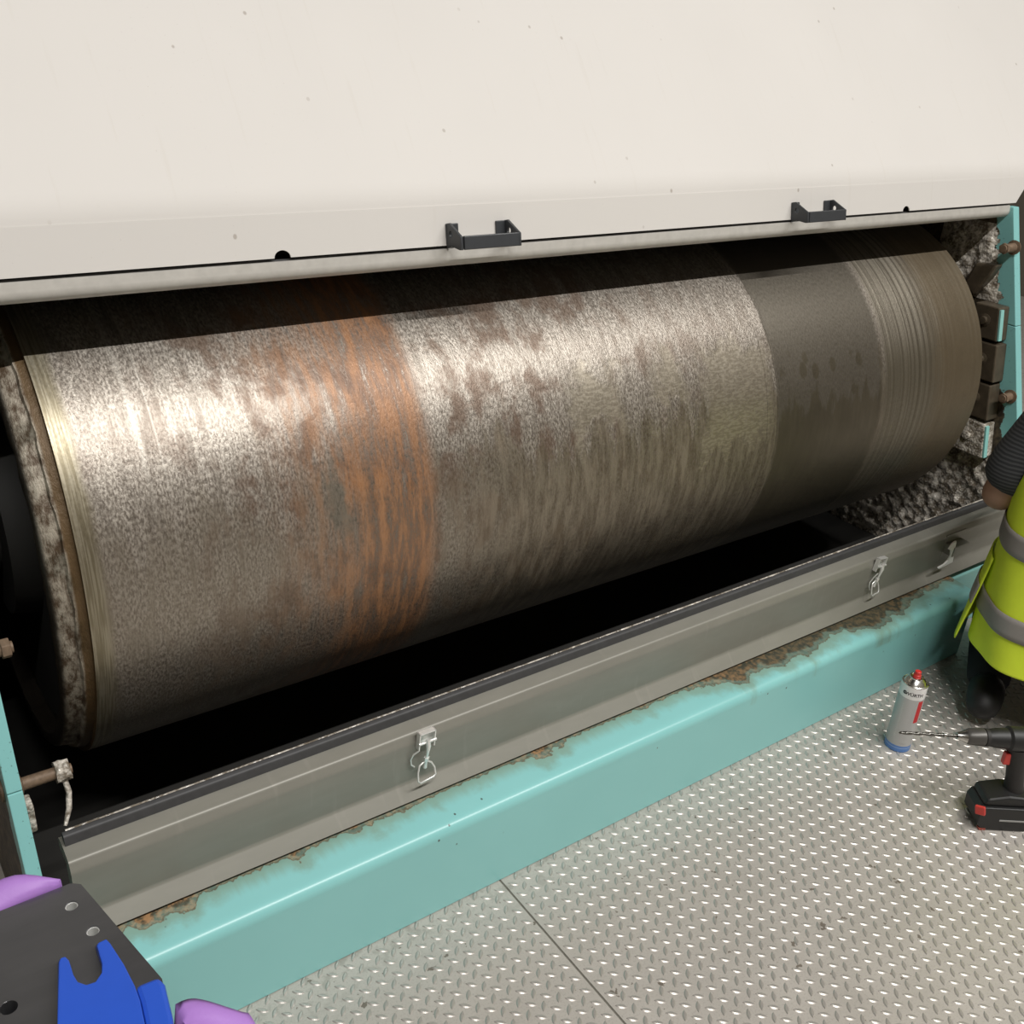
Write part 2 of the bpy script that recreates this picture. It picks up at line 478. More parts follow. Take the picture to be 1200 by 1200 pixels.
M['lampbody'] = plain('white_lamp_body', (0.75, 0.75, 0.73), 0.5, 0, 0.03, 10)

# ------------------------------------------------------------------ the room
RX0, RX1, RY0, RY1 = -3.2, 7.6, -5.0, 4.2
PLATE_T = 0.006
fl = obj('floor', box(RX0, RX1, RY0, RY1, -0.12, -PLATE_T - 0.001), M['dark']); fl['kind'] = 'structure'
JX = 0.985
def floor_plate(x0, x1, y0, y1):
    p = obj('floor_plate', box(x0, x1, y0, y1, -PLATE_T, 0.0), M['floor'], fl)
    return p
plates = []
for (x0, x1) in ((RX0 + 0.002, JX - 1.503), (JX - 1.5, JX - 0.0022), (JX + 0.0022, JX + 1.9978), (JX + 2.0022, RX1 - 0.002)):
    plates.append((floor_plate(x0, x1, RY0 + 0.002, RY1 - 0.002), x0, x1))
for jx in (JX - 1.5013, JX, JX + 2.0):
    jb = obj('joint_filler', box(jx - 0.0020, jx + 0.0020, RY0 + 0.01, RY1 - 0.01, -PLATE_T + 0.0002, -0.0012), M['jointdirt'], fl)
# raised tread lugs: a 35 mm by 31.7 mm lattice with a second one half a step off, at right angles
def lug_verts(L=0.0255, W=0.0100, hgt=0.0017):
    n = 8; vs = []; fs = []
    out = []
    for k in range(n + 1):
        t = -1 + 2 * k / n; out.append((t * L / 2, W / 2 * (1 - t * t)))
    ring = out + [(x, -y) for x, y in reversed(out[1:-1])]
    m = len(ring)
    vs += [(x, y, -0.0002) for x, y in ring]
    vs += [(x * 0.80, y * 0.42, hgt) for x, y in ring]
    for i in range(m):
        j = (i + 1) % m; fs.append((i, j, m + j, m + i))
    fs.append(tuple(range(m, 2 * m)))
    return vs, fs
LV, LF = lug_verts()
lug_me = bpy.data.meshes.new('tread_lug'); lug_me.from_pydata(LV, [], LF); lug_me.materials.append(M['lug'])
AX, AY = 0.0350, 0.0317
lug_list = []
inv = Matrix(((right.x, right.y, right.z), (down.x, down.y, down.z), (fwd.x, fwd.y, fwd.z)))
def pix(p):
    q = inv @ (Vector(p) - Vector((0, 0, 1.65)))
    if q.z < 0.05: return None
    return (605.98 + 1185.9 * q.x / q.z, 597.74 + 1185.9 * q.y / q.z, q.z)
for i in range(-75, 105):
    for j in range(-64, 32):
        for k in (0, 1):
            x = 1.2657 + (i + 0.5 * k) * AX; y = 0.7238 + (j + 0.5 * k) * AY
            if y > 1.232 or y < -0.6 or x > 4.6 or x < -1.2: continue
            dx = min(abs(x - JX - s) for s in (-1.5, 0, 2.0))
            if dx < 0.014: continue
            lug_list.append((x, y, math.radians(50 if k == 0 else -42)))
def lug_key(l):
    p = pix((l[0], l[1], 0))
    inside = p is not None and 0 < p[0] < 1200 and 0 < p[1] < 1200
    return (0 if inside else 1, p[2] if p else 99)
lug_list.sort(key=lug_key)
def plate_of(x):
    for p, x0, x1 in plates:
        if x0 <= x <= x1: return p
    return plates[0][0]
for (x, y, a) in lug_list[:300]:
    o = bpy.data.objects.new('tread_lug', lug_me); link(o); o.parent = plate_of(x)
    o.location = (x, y, 0); o.rotation_euler = (0, 0, a)
for p, x0, x1 in plates:
    vs, fs = [], []
    for (x, y, a) in lug_list[300:]:
        if not (x0 <= x <= x1): continue
        b = len(vs); c, s = math.cos(a), math.sin(a)
        vs += [(x + c * v[0] - s * v[1], y + s * v[0] + c * v[1], v[2]) for v in LV]
        fs += [tuple(b + q for q in f) for f in LF]
    if vs:
        me = bpy.data.meshes.new('tread_lugs'); me.from_pydata(vs, [], fs)
        o = mobj('tread_lugs', me, M['lug'], p); o['kind'] = 'stuff'

def struct(name, bm, mat):
    o = obj(name, bm, mat); o['kind'] = 'structure'; return o
struct('wall_back', box(RX0 - .1, RX1 + .1, RY1, RY1 + 0.1, -0.12, CEIL), M['wall'])
struct('wall_front', box(RX0 - .1, RX1 + .1, RY0 - 0.1, RY0, -0.12, CEIL), M['wall'])
struct('wall_left', box(RX0 - 0.1, RX0, RY0, RY1, -0.12, CEIL), M['wall'])
struct('wall_right', box(RX1, RX1 + 0.1, RY0, RY1, -0.12, CEIL), M['wall'])
struct('ceiling', box(RX0 - .1, RX1 + .1, RY0 - .1, RY1 + .1, CEIL, CEIL + 0.1), M['ceiling'])

# ------------------------------------------------------------------ ceiling lamps
for k, (lx, ly, ln, pw) in enumerate(LAMPS):
    t = empty('ceiling_lamp', (lx, ly, CEIL), ('long white tube lamp on the ceiling above the work bench', 'long white tube lamp on the ceiling in the middle of its row', 'long white tube lamp on the ceiling nearest the beige right wall')[k], 'lamp', 'ceiling tube lamps')
    obj('lamp_housing', box(lx - ln / 2, lx + ln / 2, ly - 0.11, ly + 0.11, CEIL - 0.07, CEIL - 0.001), M['lampbody'], t, bevel=0.008)
    ld = bpy.data.lights.new('tube_light', 'AREA'); ld.shape = 'RECTANGLE'; ld.size = ln * 0.96; ld.size_y = 0.075
    ld.energy = pw; ld.color = (1.0, 0.98, 0.945)
    lo = bpy.data.objects.new('tube_light', ld); link(lo); lo.parent = t; lo.location = (0, 0, -0.078)

# ------------------------------------------------------------------ machine: upper cover
def zy(angle_deg, y): return 1.65 + y * math.tan(math.radians(angle_deg))
cov = empty('machine_cover', (1.6, 1.75, 1.5), 'cream painted machine cover raised above the rusty drum', 'cover')
LIPY, LIPZ = 1.680, 1.2358         # lower edge of the cover flange
BY, BZ = 1.694, 1.309                      # bend line
dl = math.hypot(BY - LIPY, BZ - LIPZ)
outl = []
def notch(cx, r):
    return [(cx + r * math.cos(t), r * 0.85 * math.sin(t)) for t in [math.pi * (1 - k / 10) for k in range(11)]]
CX0, CX1 = -0.35, 3.95
outl = [(CX0, 0)] + notch(0.733, 0.0155) + notch(2.56, 0.0155) + [(3.118, 0), (3.185, dl * 0.9), (3.185, dl), (CX0, dl)]
fv = Vector((0, BY - LIPY, BZ - LIPZ)).normalized()
fm = axes((0, LIPY, LIPZ), (1, 0, 0), fv, Vector((1, 0, 0)).cross(fv))
me = plate2d(outl, [], 0.003, fm)
fo = mobj('cover_flange', me, M['cover'], cov)
th = math.radians(37)                      # lean of the main sheet from the vertical
prof = []
t0 = math.atan2(BY - LIPY, BZ - LIPZ)
p = Vector((BY, BZ)); nseg = 8; arc = 0.05
pts = [(BY - 0.0015 * math.cos(t0), BZ + 0.0015 * math.sin(t0))]
pts = [(BY, BZ)]
for k in range(nseg):
    a = t0 + (th - t0) * (k + 0.5) / nseg
    p = p + Vector((math.sin(a), math.cos(a))) * arc / nseg; pts.append((p.x, p.y))
p = p + Vector((math.sin(th), math.cos(th))) * 1.0; pts.append((p.x, p.y))
TY, TZ = p.x, p.y
inner = [(q[0] + 0.003, q[1] - 0.0015) for q in pts][::-1]
bm = extrude_yz(bmesh.new(), pts + [(TY + 0.6, TZ + 0.02), (TY + 0.6, TZ + 0.017)] + inner, CX0, CX1)
obj('cover_sheet', bm, M['cover'], cov, smooth=30, wn=True)
# handles on the flange
nout = Vector((0, -fv.z, fv.y))            # outward normal of the flange
def handle(x0, x1):
    h = empty('handle'); h.parent = cov; h.matrix_parent_inverse = Matrix.Translation(-cov.location)
    base = Vector((0, LIPY, LIPZ)) + fv * 0.004
    hh = 0.037
    def P(x, s, d): return base + Vector((x, 0, 0)) + fv * s + nout * d
    # bar
    bm = bmesh.new()
    m = axes(P(x0, 0, 0), (1, 0, 0), nout, fv)
    L = x1 - x0
    add_box(bm, 0.006, L - 0.002, 0.046, 0.053, -0.012, hh * 0.38, m)
    obj('grip_bar', bm, M['handle'], h, bevel=0.002)
    # legs: tapered side plates standing off the flange, each with a screw eye
    for xx, flip in ((x0, 1), (x1, -1)):
        o2 = [(0.0015, -0.010), (0.0015, hh), (0.014, hh + 0.001), (0.050, hh * 0.40), (0.053, hh * 0.36), (0.053, -0.012), (0.046, -0.012), (0.020, -0.006)]
        me = plate2d(o2, [circle(0.0185, hh * 0.46, 0.0062, 16)], 0.006, axes(P(xx, 0, 0), nout, fv, nout.cross(fv)))
        mobj('handle_leg', me, M['handle'], h, bevel=0.001)
        bm = bmesh.new()
        add_box(bm, -0.004 if flip > 0 else -0.024, 0.024 if flip > 0 else 0.004, 0.0016, 0.006, -0.002, hh, axes(P(xx, 0, 0), (1, 0, 0), nout, fv))
        obj('handle_foot', bm, M['handle'], h, bevel=0.0015)
    return h
handle(1.075, 1.212)
handle(2.084, 2.228)

# top rail under the cover, closing the opening
rail = empty('top_rail', (1.6, 1.66, 1.2), 'pale grey rounded rail running under the edge of the cream cover', 'rail')
rp = []
e0 = Vector((LIPY + 0.002, LIPZ - 0.006))
rl = 0.034
fv2 = Vector((fv.y, fv.z)); n2 = Vector((nout.y, nout.z))
for k in range(9):
    a = math.pi * 0.5 * k / 8
    rp.append(e0 - fv2 * (rl * 0.45 + rl * 0.55 * math.sin(a)) + n2 * (0.004 - rl * 0.55 * (1 - math.cos(a))))
poly = [e0 + n2 * 0.001, e0 - fv2 * 0.002 + n2 * 0.004] + rp + [rp[-1] - n2 * 0.03, e0 - n2 * 0.03]
obj('rail_strip', extrude_yz(bmesh.new(), [(q.x, q.y) for q in poly], 0.154, 3.0895), M['rail'], rail, smooth=35, wn=True)
gk = [e0 + fv2 * 0.003 - n2 * 0.0035, e0 - fv2 * 0.001 - n2 * 0.0035, e0 - fv2 * 0.001 - n2 * 0.022, e0 + fv2 * 0.003 - n2 * 0.022]
obj('gap_strip', extrude_yz(bmesh.new(), [(q.x, q.y) for q in gk], 0.154, 3.0895), M['rubber'], rail)  # black strip set in the gap between flange and rail

# ------------------------------------------------------------------ machine: side frames
def side_plate_outline(zmin=0.0, zmax=1.30, back=2.75):
    return [(front(zmin), zmin), (front(zmax), zmax), (back, zmax), (back, zmin)]
sfl = empty('side_frame', (0.14, 1.6, 0.0), 'teal left side frame with rusty bolts beside the end of the drum', 'frame')
zj = 0.488
for z0, z1 in ((0.0, zj - 0.001), (zj + 0.001, 1.235)):
    pr = [(front(z0), z0), (front(z1), z1), (2.75, z1), (2.75, z0)]
    obj('side_plate', extrude_yz(bmesh.new(), pr, 0.130, 0.153), M['side'], sfl, bevel=0.0015)
sfr = empty('side_frame', (3.1, 1.6, 0.0), 'teal right side frame crusted with dirt behind the kneeling person', 'frame')
zr = 0.885
for z0, z1 in ((0.0, zr - 0.001), (zr + 0.001, 1.226)):
    pr = [(front(z0), z0), (front(z1), z1), (2.75, z1), (2.75, z0)]
    obj('side_plate', extrude_yz(bmesh.new(), pr, 3.090, 3.122), M['side'], sfr, bevel=0.002)

def bolt_along_x(parent, x0, x1, y, z, r, head, hr, hl, lumpy=None, name='bolt'):
    s = 1 if x1 > x0 else -1
    b = obj(name, lathe((x0, y, z), (s, 0, 0), [(0, 0), (0, r * 1.55), (0.004, r * 1.6), (0.006, r), (abs(x1 - x0) - hl, r * 0.95), (abs(x1 - x0) + 0.004, r * 0.80), (abs(x1 - x0) + 0.005, 0)], 16), M['rustbolt'], parent, smooth=35)
    bm = bmesh.new()
    xs = x1 - s * hl
    r0 = [bm.verts.new((xs, y + hr * math.cos(t), z + hr * math.sin(t))) for t in [math.pi / 3 * k + 0.3 for k in range(6)]]
    r1 = [bm.verts.new((x1, y + hr * math.cos(t), z + hr * math.sin(t))) for t in [math.pi / 3 * k + 0.3 for k in range(6)]]
    for k in range(6):
        bm.faces.new((r0[k], r0[(k + 1) % 6], r1[(k + 1) % 6], r1[k]))
    bm.faces.new(r0); bm.faces.new(r1)
    if lumpy:
        bmesh.ops.subdivide_edges(bm, edges=bm.edges[:], cuts=4, use_grid_fill=True)
        for v in bm.verts:
            d = (v.co - Vector(((xs + x1) / 2, y, z))).normalized()
            v.co += d * (mnoise.noise(v.co * 130) * 0.006)
    o = obj('nut', bm, lumpy or M['rustbolt'], b, smooth=40 if lumpy else None, bevel=None if lumpy else 0.0015)
    return b
bolt_along_x(sfl, 0.1535, 0.232, 1.475, 0.462, 0.011, None, 0.019, 0.022, M['residue'])
bolt_along_x(sfl, 0.1535, 0.184, 1.530, 0.690, 0.012, None, 0.017, 0.014)
bolt_along_x(sfl, 0.1295, 0.095, 1.475, 0.462, 0.012, None, 0.020, 0.016)
# lower bracket and hanging rod behind the left bolt
bm = box(0.1535, 0.166, 1.44, 1.475, 0.385, 0.44); o = obj('bolt_bracket', bm, M['residue'], sfl, bevel=0.003)
obj('link_rod', tube([(0.222, 1.468, 0.448), (0.224, 1.462, 0.425), (0.219, 1.452, 0.40), (0.206, 1.432, 0.383)], [0.0045, 0.005, 0.005, 0.003], 8), M['residue'], sfl, smooth=60)

# right side: liner blocks bolted in an arc round the end of the drum
def liner(y0, y1, z0, z1, x0, coated, edge):
    sh = Matrix.Identity(4)
    mm = M['residue'] if coated else M['rustdark']
    bm = bmesh.new()
    pr = [(y0, z0), (y0 + (z1 - z0) * SL * .55, z1), (y1 + (z1 - z0) * SL * .35, z1), (y1, z0)]
    extrude_yz(bm, pr, x0, 3.0895)
    b = obj('liner_block', bm, mm, sfr, bevel=0.004)
    if edge:
        bm = bmesh.new()
        pr = [(y0 - 0.006, z0 + 0.004), (y0 - 0.006 + (z1 - z0) * SL * .55, z1 - 0.006), (y0 - 0.0005 + (z1 - z0) * SL * .55, z1 - 0.006), (y0 - 0.0005, z0 + 0.004)]
        extrude_yz(bm, pr, x0 + 0.002, x0 + 0.020)
        e = obj('painted_edge', bm, M['teal'], b)
    cy, cz = (y0 + y1) / 2 + 0.012, (z0 + z1) / 2 + 0.005
    q = obj('block_bolt', lathe((x0 + 0.002, cy, cz), (-1, 0, 0), [(0, 0.020), (0.004, 0.020), (0.006, 0.013), (0.016, 0.012), (0.018, 0.0)], 14), mm, b, smooth=35)
    return b
M['rustdark'] = plain('greasy_brown_steel', (0.085, 0.066, 0.045), 0.42, 0.2, 0.5, 40)
liner(1.572, 1.66, 0.838, 0.940, 3.030, False, True)
liner(1.545, 1.64, 0.712, 0.828, 3.030, False, False)
liner(1.530, 1.63, 0.590, 0.702, 3.030, False, False)
liner(1.512, 1.62, 0.468, 0.578, 3.030, True, True)
bolt_along_x(sfr, 3.0895, 3.030, 1.630, 1.113, 0.014, None, 0.017, 0.010, None)
bolt_along_x(sfr, 3.0895, 3.045, 1.508, 0.672, 0.014, None, 0.017, 0.010, None)
# rib below the upper bolt
bm = extrude_yz(bmesh.new(), [(1.66, 1.02), (1.645, 1.06), (1.72, 1.05), (1.74, 0.98), (1.70, 0.95)], 3.05, 3.0895)
obj('guide_rib', bm, M['rustdark'], sfr, bevel=0.008)
# lumpy residue caked on the plate
def residue(y0, y1, z0, z1, amp, keep, seed):
    n1 = int((y1 - y0) / 0.006); n2 = int((z1 - z0) / 0.006)
    bm = bmesh.new(); g = {}
    for i in range(n1 + 1):
        for j in range(n2 + 1):
            y = y0 + (y1 - y0) * i / n1; z = z0 + (z1 - z0) * j / n2
            q = Vector((seed, y * 38, z * 38))
            h = mnoise.fractal(q, 0.8, 2.1, 4) * 0.5 + 0.5
            e = min(i, n1 - i, j, n2 - j) / 6.0
            k = keep(y, z)
            d = max(0.0, (max(0.0, h) ** 1.5) * amp * min(1, e) * min(1, max(0, k * 40)) + 0.0006 - (0.004 if k <= 0 else 0))
            g[i, j] = bm.verts.new((3.0893 - d, y, z))
    for i in range(n1):
        for j in range(n2):
            yy = y0 + (y1 - y0) * (i + .5) / n1; zz = z0 + (z1 - z0) * (j + .5) / n2
            if keep(yy, zz) > -0.004:
                bm.faces.new((g[i, j], g[i + 1, j], g[i + 1, j + 1], g[i, j + 1]))
    for v in [v for v in bm.verts if not v.link_faces]: bm.verts.remove(v)
    o = obj('caked_residue', bm, M['residue'], sfr, smooth=70); o['kind'] = 'stuff'
residue(1.60, 1.88, 0.94, 1.17, 0.016, lambda y, z: min(y - front(z) - 0.058 + 0.03 * mnoise.noise(Vector((y * 40, z * 40, 3))), 0.2), 1.3)
residue(1.40, 2.05, -0.0, 0.47, 0.018, lambda y, z: min(y - front(z) - 0.03, 0.2), 4.1)

# ------------------------------------------------------------------ machine: drum
dr = empty('drum', (1.6, YC, ZC), 'large rusty steel drum lying lengthwise in the machine opening', 'drum')
bm = bmesh.new()
NS, NX = 160, 24
rows = []
for k in range(NX + 1):
    xx = XL + (XR - XL) * k / NX
    rows.append([bm.verts.new((xx, YC + RD * math.cos(t), ZC + RD * math.sin(t))) for t in [2 * math.pi * q / NS for q in range(NS)]])
for A, B in zip(rows[:-1], rows[1:]):
    for q in range(NS):
        bm.faces.new((A[q], A[(q + 1) % NS], B[(q + 1) % NS], B[q]))
bm.faces.new(rows[-1])
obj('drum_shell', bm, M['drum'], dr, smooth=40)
# left rim: stepped collar and recessed dark end
prof = [(XL, RD), (XL - 0.0005, RD - 0.010), (XL - 0.018, RD - 0.014), (XL - 0.020, RD - 0.022), (XL - 0.046, RD - 0.026), (XL - 0.052, RD - 0.034), (XL - 0.050, RD - 0.052), (XL - 0.02, RD - 0.058), (XL - 0.018, RD - 0.07)]
bm = lathe((0, YC, ZC), (1, 0, 0), prof, 160)
for v in bm.verts:
    if v.co.x < XL - 0.015:
        d = Vector((0, v.co.y - YC, v.co.z - ZC)).normalized()
        nn = mnoise.fractal(Vector((v.co.x * 60, v.co.y * 22, v.co.z * 22)), 0.8, 2, 3)
        v.co += d * nn * 0.004 + Vector((nn * 0.003, 0, 0))
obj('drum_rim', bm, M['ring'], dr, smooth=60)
obj('drum_end', lathe((0, YC, ZC), (1, 0, 0), [(XL - 0.019, RD - 0.06), (XL - 0.012, 0.2), (XL - 0.06, 0.19), (XL - 0.06, 0.10), (XL - 0.14, 0.095), (XL - 0.14, 0)], 96), M['dark'], dr, smooth=30)

# dark housing round the drum
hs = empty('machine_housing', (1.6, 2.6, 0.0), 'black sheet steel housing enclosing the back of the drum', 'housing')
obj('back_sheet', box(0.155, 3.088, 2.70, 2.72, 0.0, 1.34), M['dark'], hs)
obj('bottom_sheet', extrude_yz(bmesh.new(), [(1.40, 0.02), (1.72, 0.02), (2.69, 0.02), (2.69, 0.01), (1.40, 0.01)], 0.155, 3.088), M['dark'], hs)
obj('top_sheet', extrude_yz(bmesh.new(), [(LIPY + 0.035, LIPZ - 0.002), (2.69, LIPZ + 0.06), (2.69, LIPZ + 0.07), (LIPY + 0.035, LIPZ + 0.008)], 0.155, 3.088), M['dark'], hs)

# ------------------------------------------------------------------ machine: lower grey panel
def at(angle, y): return (y, zy(angle, y))
pn = empty('lower_panel', (1.6, 1.36, 0.2), 'grey folded steel panel with latches below the drum opening', 'panel')
P0 = at(-46.95, 1.325); P1 = at(-45.84, 1.350); P2 = at(-43.83, 1.345); P3 = at(-43.27, 1.352); P4 = at(-42.45, 1.384)
def rounded(pts, r=0.006, k=4):
    out = [pts[0]]
    for a, b, c in zip(pts[:-2], pts[1:-1], pts[2:]):
        a, b, c = Vector(a), Vector(b), Vector(c)
        ra = min(r, (a - b).length * 0.45, (c - b).length * 0.45)
        p, q = b + (a - b).normalized() * ra, b + (c - b).normalized() * ra
        for i in range(k + 1):
            t = i / k; out.append(tuple(p * (1 - t) ** 2 + b * 2 * t * (1 - t) + q * t * t))
    return out + [pts[-1]]
outer = rounded([P0, P1, P2, P3, P4, (P4[0] + 0.03, P4[1] - 0.004)], 0.005)
PX0, PX1 = 0.190, 3.02
prof = outer + [(1.42, P4[1] - 0.01), (1.42, P4[1] - 0.03), (1.375, P3[1] - 0.02), (1.375, P0[1])]
obj('panel_sheet', extrude_yz(bmesh.new(), prof, PX0, PX1), M['panel'], pn, smooth=25, wn=True)
S0 = (P4[0] - 0.002, P4[1]); 
sl = rounded([(P4[0] - 0.001, P4[1] - 0.003), (P4[0] + 0.003, P4[1] + 0.017), (P4[0] + 0.014, P4[1] + 0.020), (P4[0] + 0.024, P4[1] + 0.004)], 0.004)
obj('rubber_seal', extrude_yz(bmesh.new(), sl, PX0 + 0.004, PX1 - 0.01), M['rubber'], pn, smooth=50, wn=True)
# residue line along the inner edge of the seal
bm = bmesh.new(); prev = None
for k in range(561):
    xx = PX0 + 0.01 + (PX1 - PX0 - 0.03) * k / 560
    a = 0.0025 + 0.009 * max(0, mnoise.fractal(Vector((xx * 14, 2.2, 0)), 0.9, 2, 4)) * (0.35 + 0.65 * min(1, max(0, (xx - 0.8) / 1.2)))
    y, z = P4[0] + 0.0165, P4[1] + 0.0185
    r = [bm.verts.new((xx, y - a, z - 0.0015)), bm.verts.new((xx, y - a * 0.3, z + a * 0.45)), bm.verts.new((xx, y + 0.004, z + a * 0.1 - 0.002))]
    if prev:
        for i in range(2): bm.faces.new((prev[i], prev[i + 1], r[i + 1], r[i]))
    prev = r
o = obj('seal_residue', bm, M['residue'], pn, smooth=70); o['kind'] = 'stuff'

# toggle latches
mid_n = Vector((0, -(P2[1] - P1[1]), P2[0] - P1[0])).normalized()        # outward normal of the middle face
mid_u = Vector((0, P2[0] - P1[0], P2[1] - P1[1])).normalized()
def latch(xc, zc, roll, second):
    L = empty('latch'); L.parent = pn; L.matrix_parent_inverse = Matrix.Translation(-pn.location)
    t = (zc - P1[1]) / (P2[1] - P1[1])
    o = Vector((xc, P1[0] + (P2[0] - P1[0]) * t, zc))
    c, s = math.cos(roll), math.sin(roll)
    ux = Vector((1, 0, 0)) * c - mid_u * s; uy = mid_u * c + Vector((1, 0, 0)) * s
    m = axes(o, ux, uy, mid_n) @ Matrix.Scale(1.17, 4)
    def G(x, y, z): return m @ Vector((x, y, z))
    # channel bracket standing off the panel
    bm = bmesh.new()
    add_box(bm, -0.016, -0.0135, -0.004, 0.030, 0.0, 0.011, m)
    add_box(bm, 0.0135, 0.016, -0.004, 0.030, 0.0, 0.011, m)
    add_box(bm, -0.016, 0.016, 0.0275, 0.030, 0.0, 0.011, m)
    add_box(bm, -0.016, 0.016, -0.004, 0.030, 0.0, 0.0015, m)
    obj('latch_bracket', bm, M['zinc'], L, bevel=0.0008)
    obj('pivot_pin', tube([G(-0.017, 0.010, 0.011), G(0.017, 0.010, 0.011)], 0.003, 10), M['zinc'], L, smooth=50)
    # threaded draw rod with nut and eye
    obj('draw_rod', tube([G(0, 0.016, 0.012), G(0, 0.004, 0.015), G(0, -0.010, 0.014), G(0, -0.034, 0.011), G(0, -0.046, 0.010)], [0.0045, 0.0052, 0.0034, 0.0034, 0.0045], 12), M['zinc'], L, smooth=50)
    obj('rod_nut', tube([G(0, -0.022, 0.0125), G(0, -0.030, 0.0115)], 0.0056, 6), M['zinc'], L)
    # D shaped wire bail
    if not second:
        path = [(-0.002, -0.033), (-0.012, -0.037), (-0.0165, -0.048), (-0.018, -0.062), (-0.014, -0.066), (0.012, -0.0635), (0.0165, -0.060), (0.016, -0.048), (0.011, -0.038), (0.002, -0.033)]
    else:
        path = [(-0.002, -0.030), (-0.011, -0.036), (-0.014, -0.046), (-0.015, -0.060), (-0.012, -0.064), (0.010, -0.060), (0.014, -0.057), (0.013, -0.045), (0.009, -0.035), (0.002, -0.030)]
    obj('wire_bail', tube([G(x, y, 0.010 + 0.012 * max(0.0, (-0.033 - y) / 0.033)) for x, y in path], 0.0020, 8, closed=True), M['zinc'], L, smooth=60)
    if not second:
        ring = [(-0.014, -0.004, .010), (-0.022, -0.012, .006), (-0.026, -0.024, .004), (-0.024, -0.036, .004), (-0.018, -0.042, .005)]
    else:
        ring = [(-0.006, -0.008, .012), (-0.012, -0.020, .009), (-0.016, -0.034, .006), (-0.014, -0.046, .007), (-0.010, -0.054, .009)]
    obj('wire_keeper', tube([G(*q) for q in ring], 0.0017, 8), M['zinc'], L, smooth=60)
    return L
latch(0.850, 0.349, 0.02, False)
latch(2.300, 0.349, 0.10, True)
# catch bracket near the right end
cb = empty('catch_bracket'); cb.parent = pn; cb.matrix_parent_inverse = Matrix.Translation(-pn.location)
ox, oz = 2.63, 0.322
om = axes((ox, P1[0] + 0.001, oz), (1, 0, 0), mid_u, mid_n) @ Matrix.Scale(1.2, 4)
obj('catch_plate', box(0.0, 0.085, -0.036, 0.036, 0.0, 0.004, m=om), M['panel'], cb, bevel=0.001)
hook = [(-0.010, 0.030), (0.004, 0.034), (0.022, -0.032), (-0.035, -0.036), (-0.040, -0.031), (-0.018, -0.028), (-0.004, -0.020), (0.000, -0.006), (-0.005, 0.008), (-0.020, 0.016)]
me = plate2d(hook, [], 0.004, axes(om @ Vector((0.0, 0, 0.026)), (1, 0, 0), mid_u, mid_n) @ Matrix.Scale(1.2, 4))
mobj('catch_hook', me, M['zinc_bright'] if 'zinc_bright' in M else plain('pale_zinc', (0.85, 0.84, 0.82), 0.42, 0.2, 0.05, 30), cb, bevel=0.0008)
obj('catch_arm', box(0.004, 0.070, -0.012, 0.014, 0.004, 0.030, m=om), M['panel'], cb, bevel=0.002)

# ------------------------------------------------------------------ machine: base beam
BX0, BX1 = -0.30, 2.68
bf_y = 1.238
Bt = at(-49.33, bf_y)
Pb = (1.37, P0[1] - 0.006)
prof = rounded([(bf_y, 0.002), (bf_y, Bt[1] + 0.006), (1.290, P0[1] - 0.012), Pb], 0.026, 8) + [(1.37, 0.002)]
bm = extrude_yz(bmesh.new(), prof, BX0, BX1)
bb = obj('base_beam', bm, M['beam'], None, smooth=30, wn=True)
tag(bb, 'teal painted base beam with brown oil stains along the tread plate floor', 'beam')
ft = obj('frame_foot', box(2.72, 3.09, 1.335, 1.42, 0.0, 0.20), M['teal'], sfr, bevel=0.004)

# ------------------------------------------------------------------ spray can
CAN = Vector((2.134, 1.065, 0.0))
cr = 0.0325
sc = empty('spray_can', CAN, 'white and red aerosol spray can standing on the tread plate', 'can')
def canprof(p, mat, name, seg=40, sm=40):
    return obj(name, lathe(CAN, (0, 0, 1), p, seg), mat, sc, smooth=sm)
def mat_can():
    n = NT('printed_can_label')
    ang = n.mul(n.m('ARCTAN2', n.sub(n.Y, CAN.y), n.sub(n.X, CAN.x)), 57.2958)      # degrees; the camera sits near -153
    z = n.Z
    col = n.mix(n.noise(scale=700, detail=1), (0.40, 0.40, 0.395), (0.52, 0.52, 0.51))
    white = n.step(z, 0.1655, 0.1665)
    col = n.mix(white, col, (0.78, 0.77, 0.76))
    redz = n.mul(n.band(z, 0.095, 0.162, 0.0008), n.band(ang, -112, -85, 0.8))
    col = n.mix(redz, col, (0.55, 0.025, 0.03))
    small = n.mul(n.step(n.noise(n.vec(n.mul(ang, 0.35), n.mul(z, 900)), 1.0, 1), 0.56, 0.60), n.mul(n.band(z, 0.045, 0.15, 0.002), n.band(ang, -193, -172, 1)))
    col = n.mix(n.mul(small, 0.55), col, (0.72, 0.72, 0.70))
    small2 = n.mul(n.step(n.noise(n.vec(n.mul(ang, 0.5), n.mul(z, 500)), 1.0, 1), 0.54, 0.58), n.mul(n.band(z, 0.026, 0.032, 0.001), n.band(ang, -150, -115, 1)))
    col = n.mix(n.mul(small2, 0.7), col, (0.25, 0.25, 0.27))
    blue = n.step(z, 0.0205, 0.0200)
    line = n.band(z, 0.0125, 0.0145, 0.0004)
    bcol = n.mix(line, (0.10, 0.22, 0.52), (0.30, 0.42, 0.66))
    col = n.mix(blue, col, bcol)
    return n.out(col, 0.38, 0.25)
canprof([(0.000, 0), (0.000, cr - 0.003), (0.002, cr), (0.1985, cr), (0.2005, cr - 0.0005)], mat_can(), 'can_body')
steel = plain('bright_can_steel', (0.62, 0.61, 0.58), 0.22, 1.0, 0.06, 60)
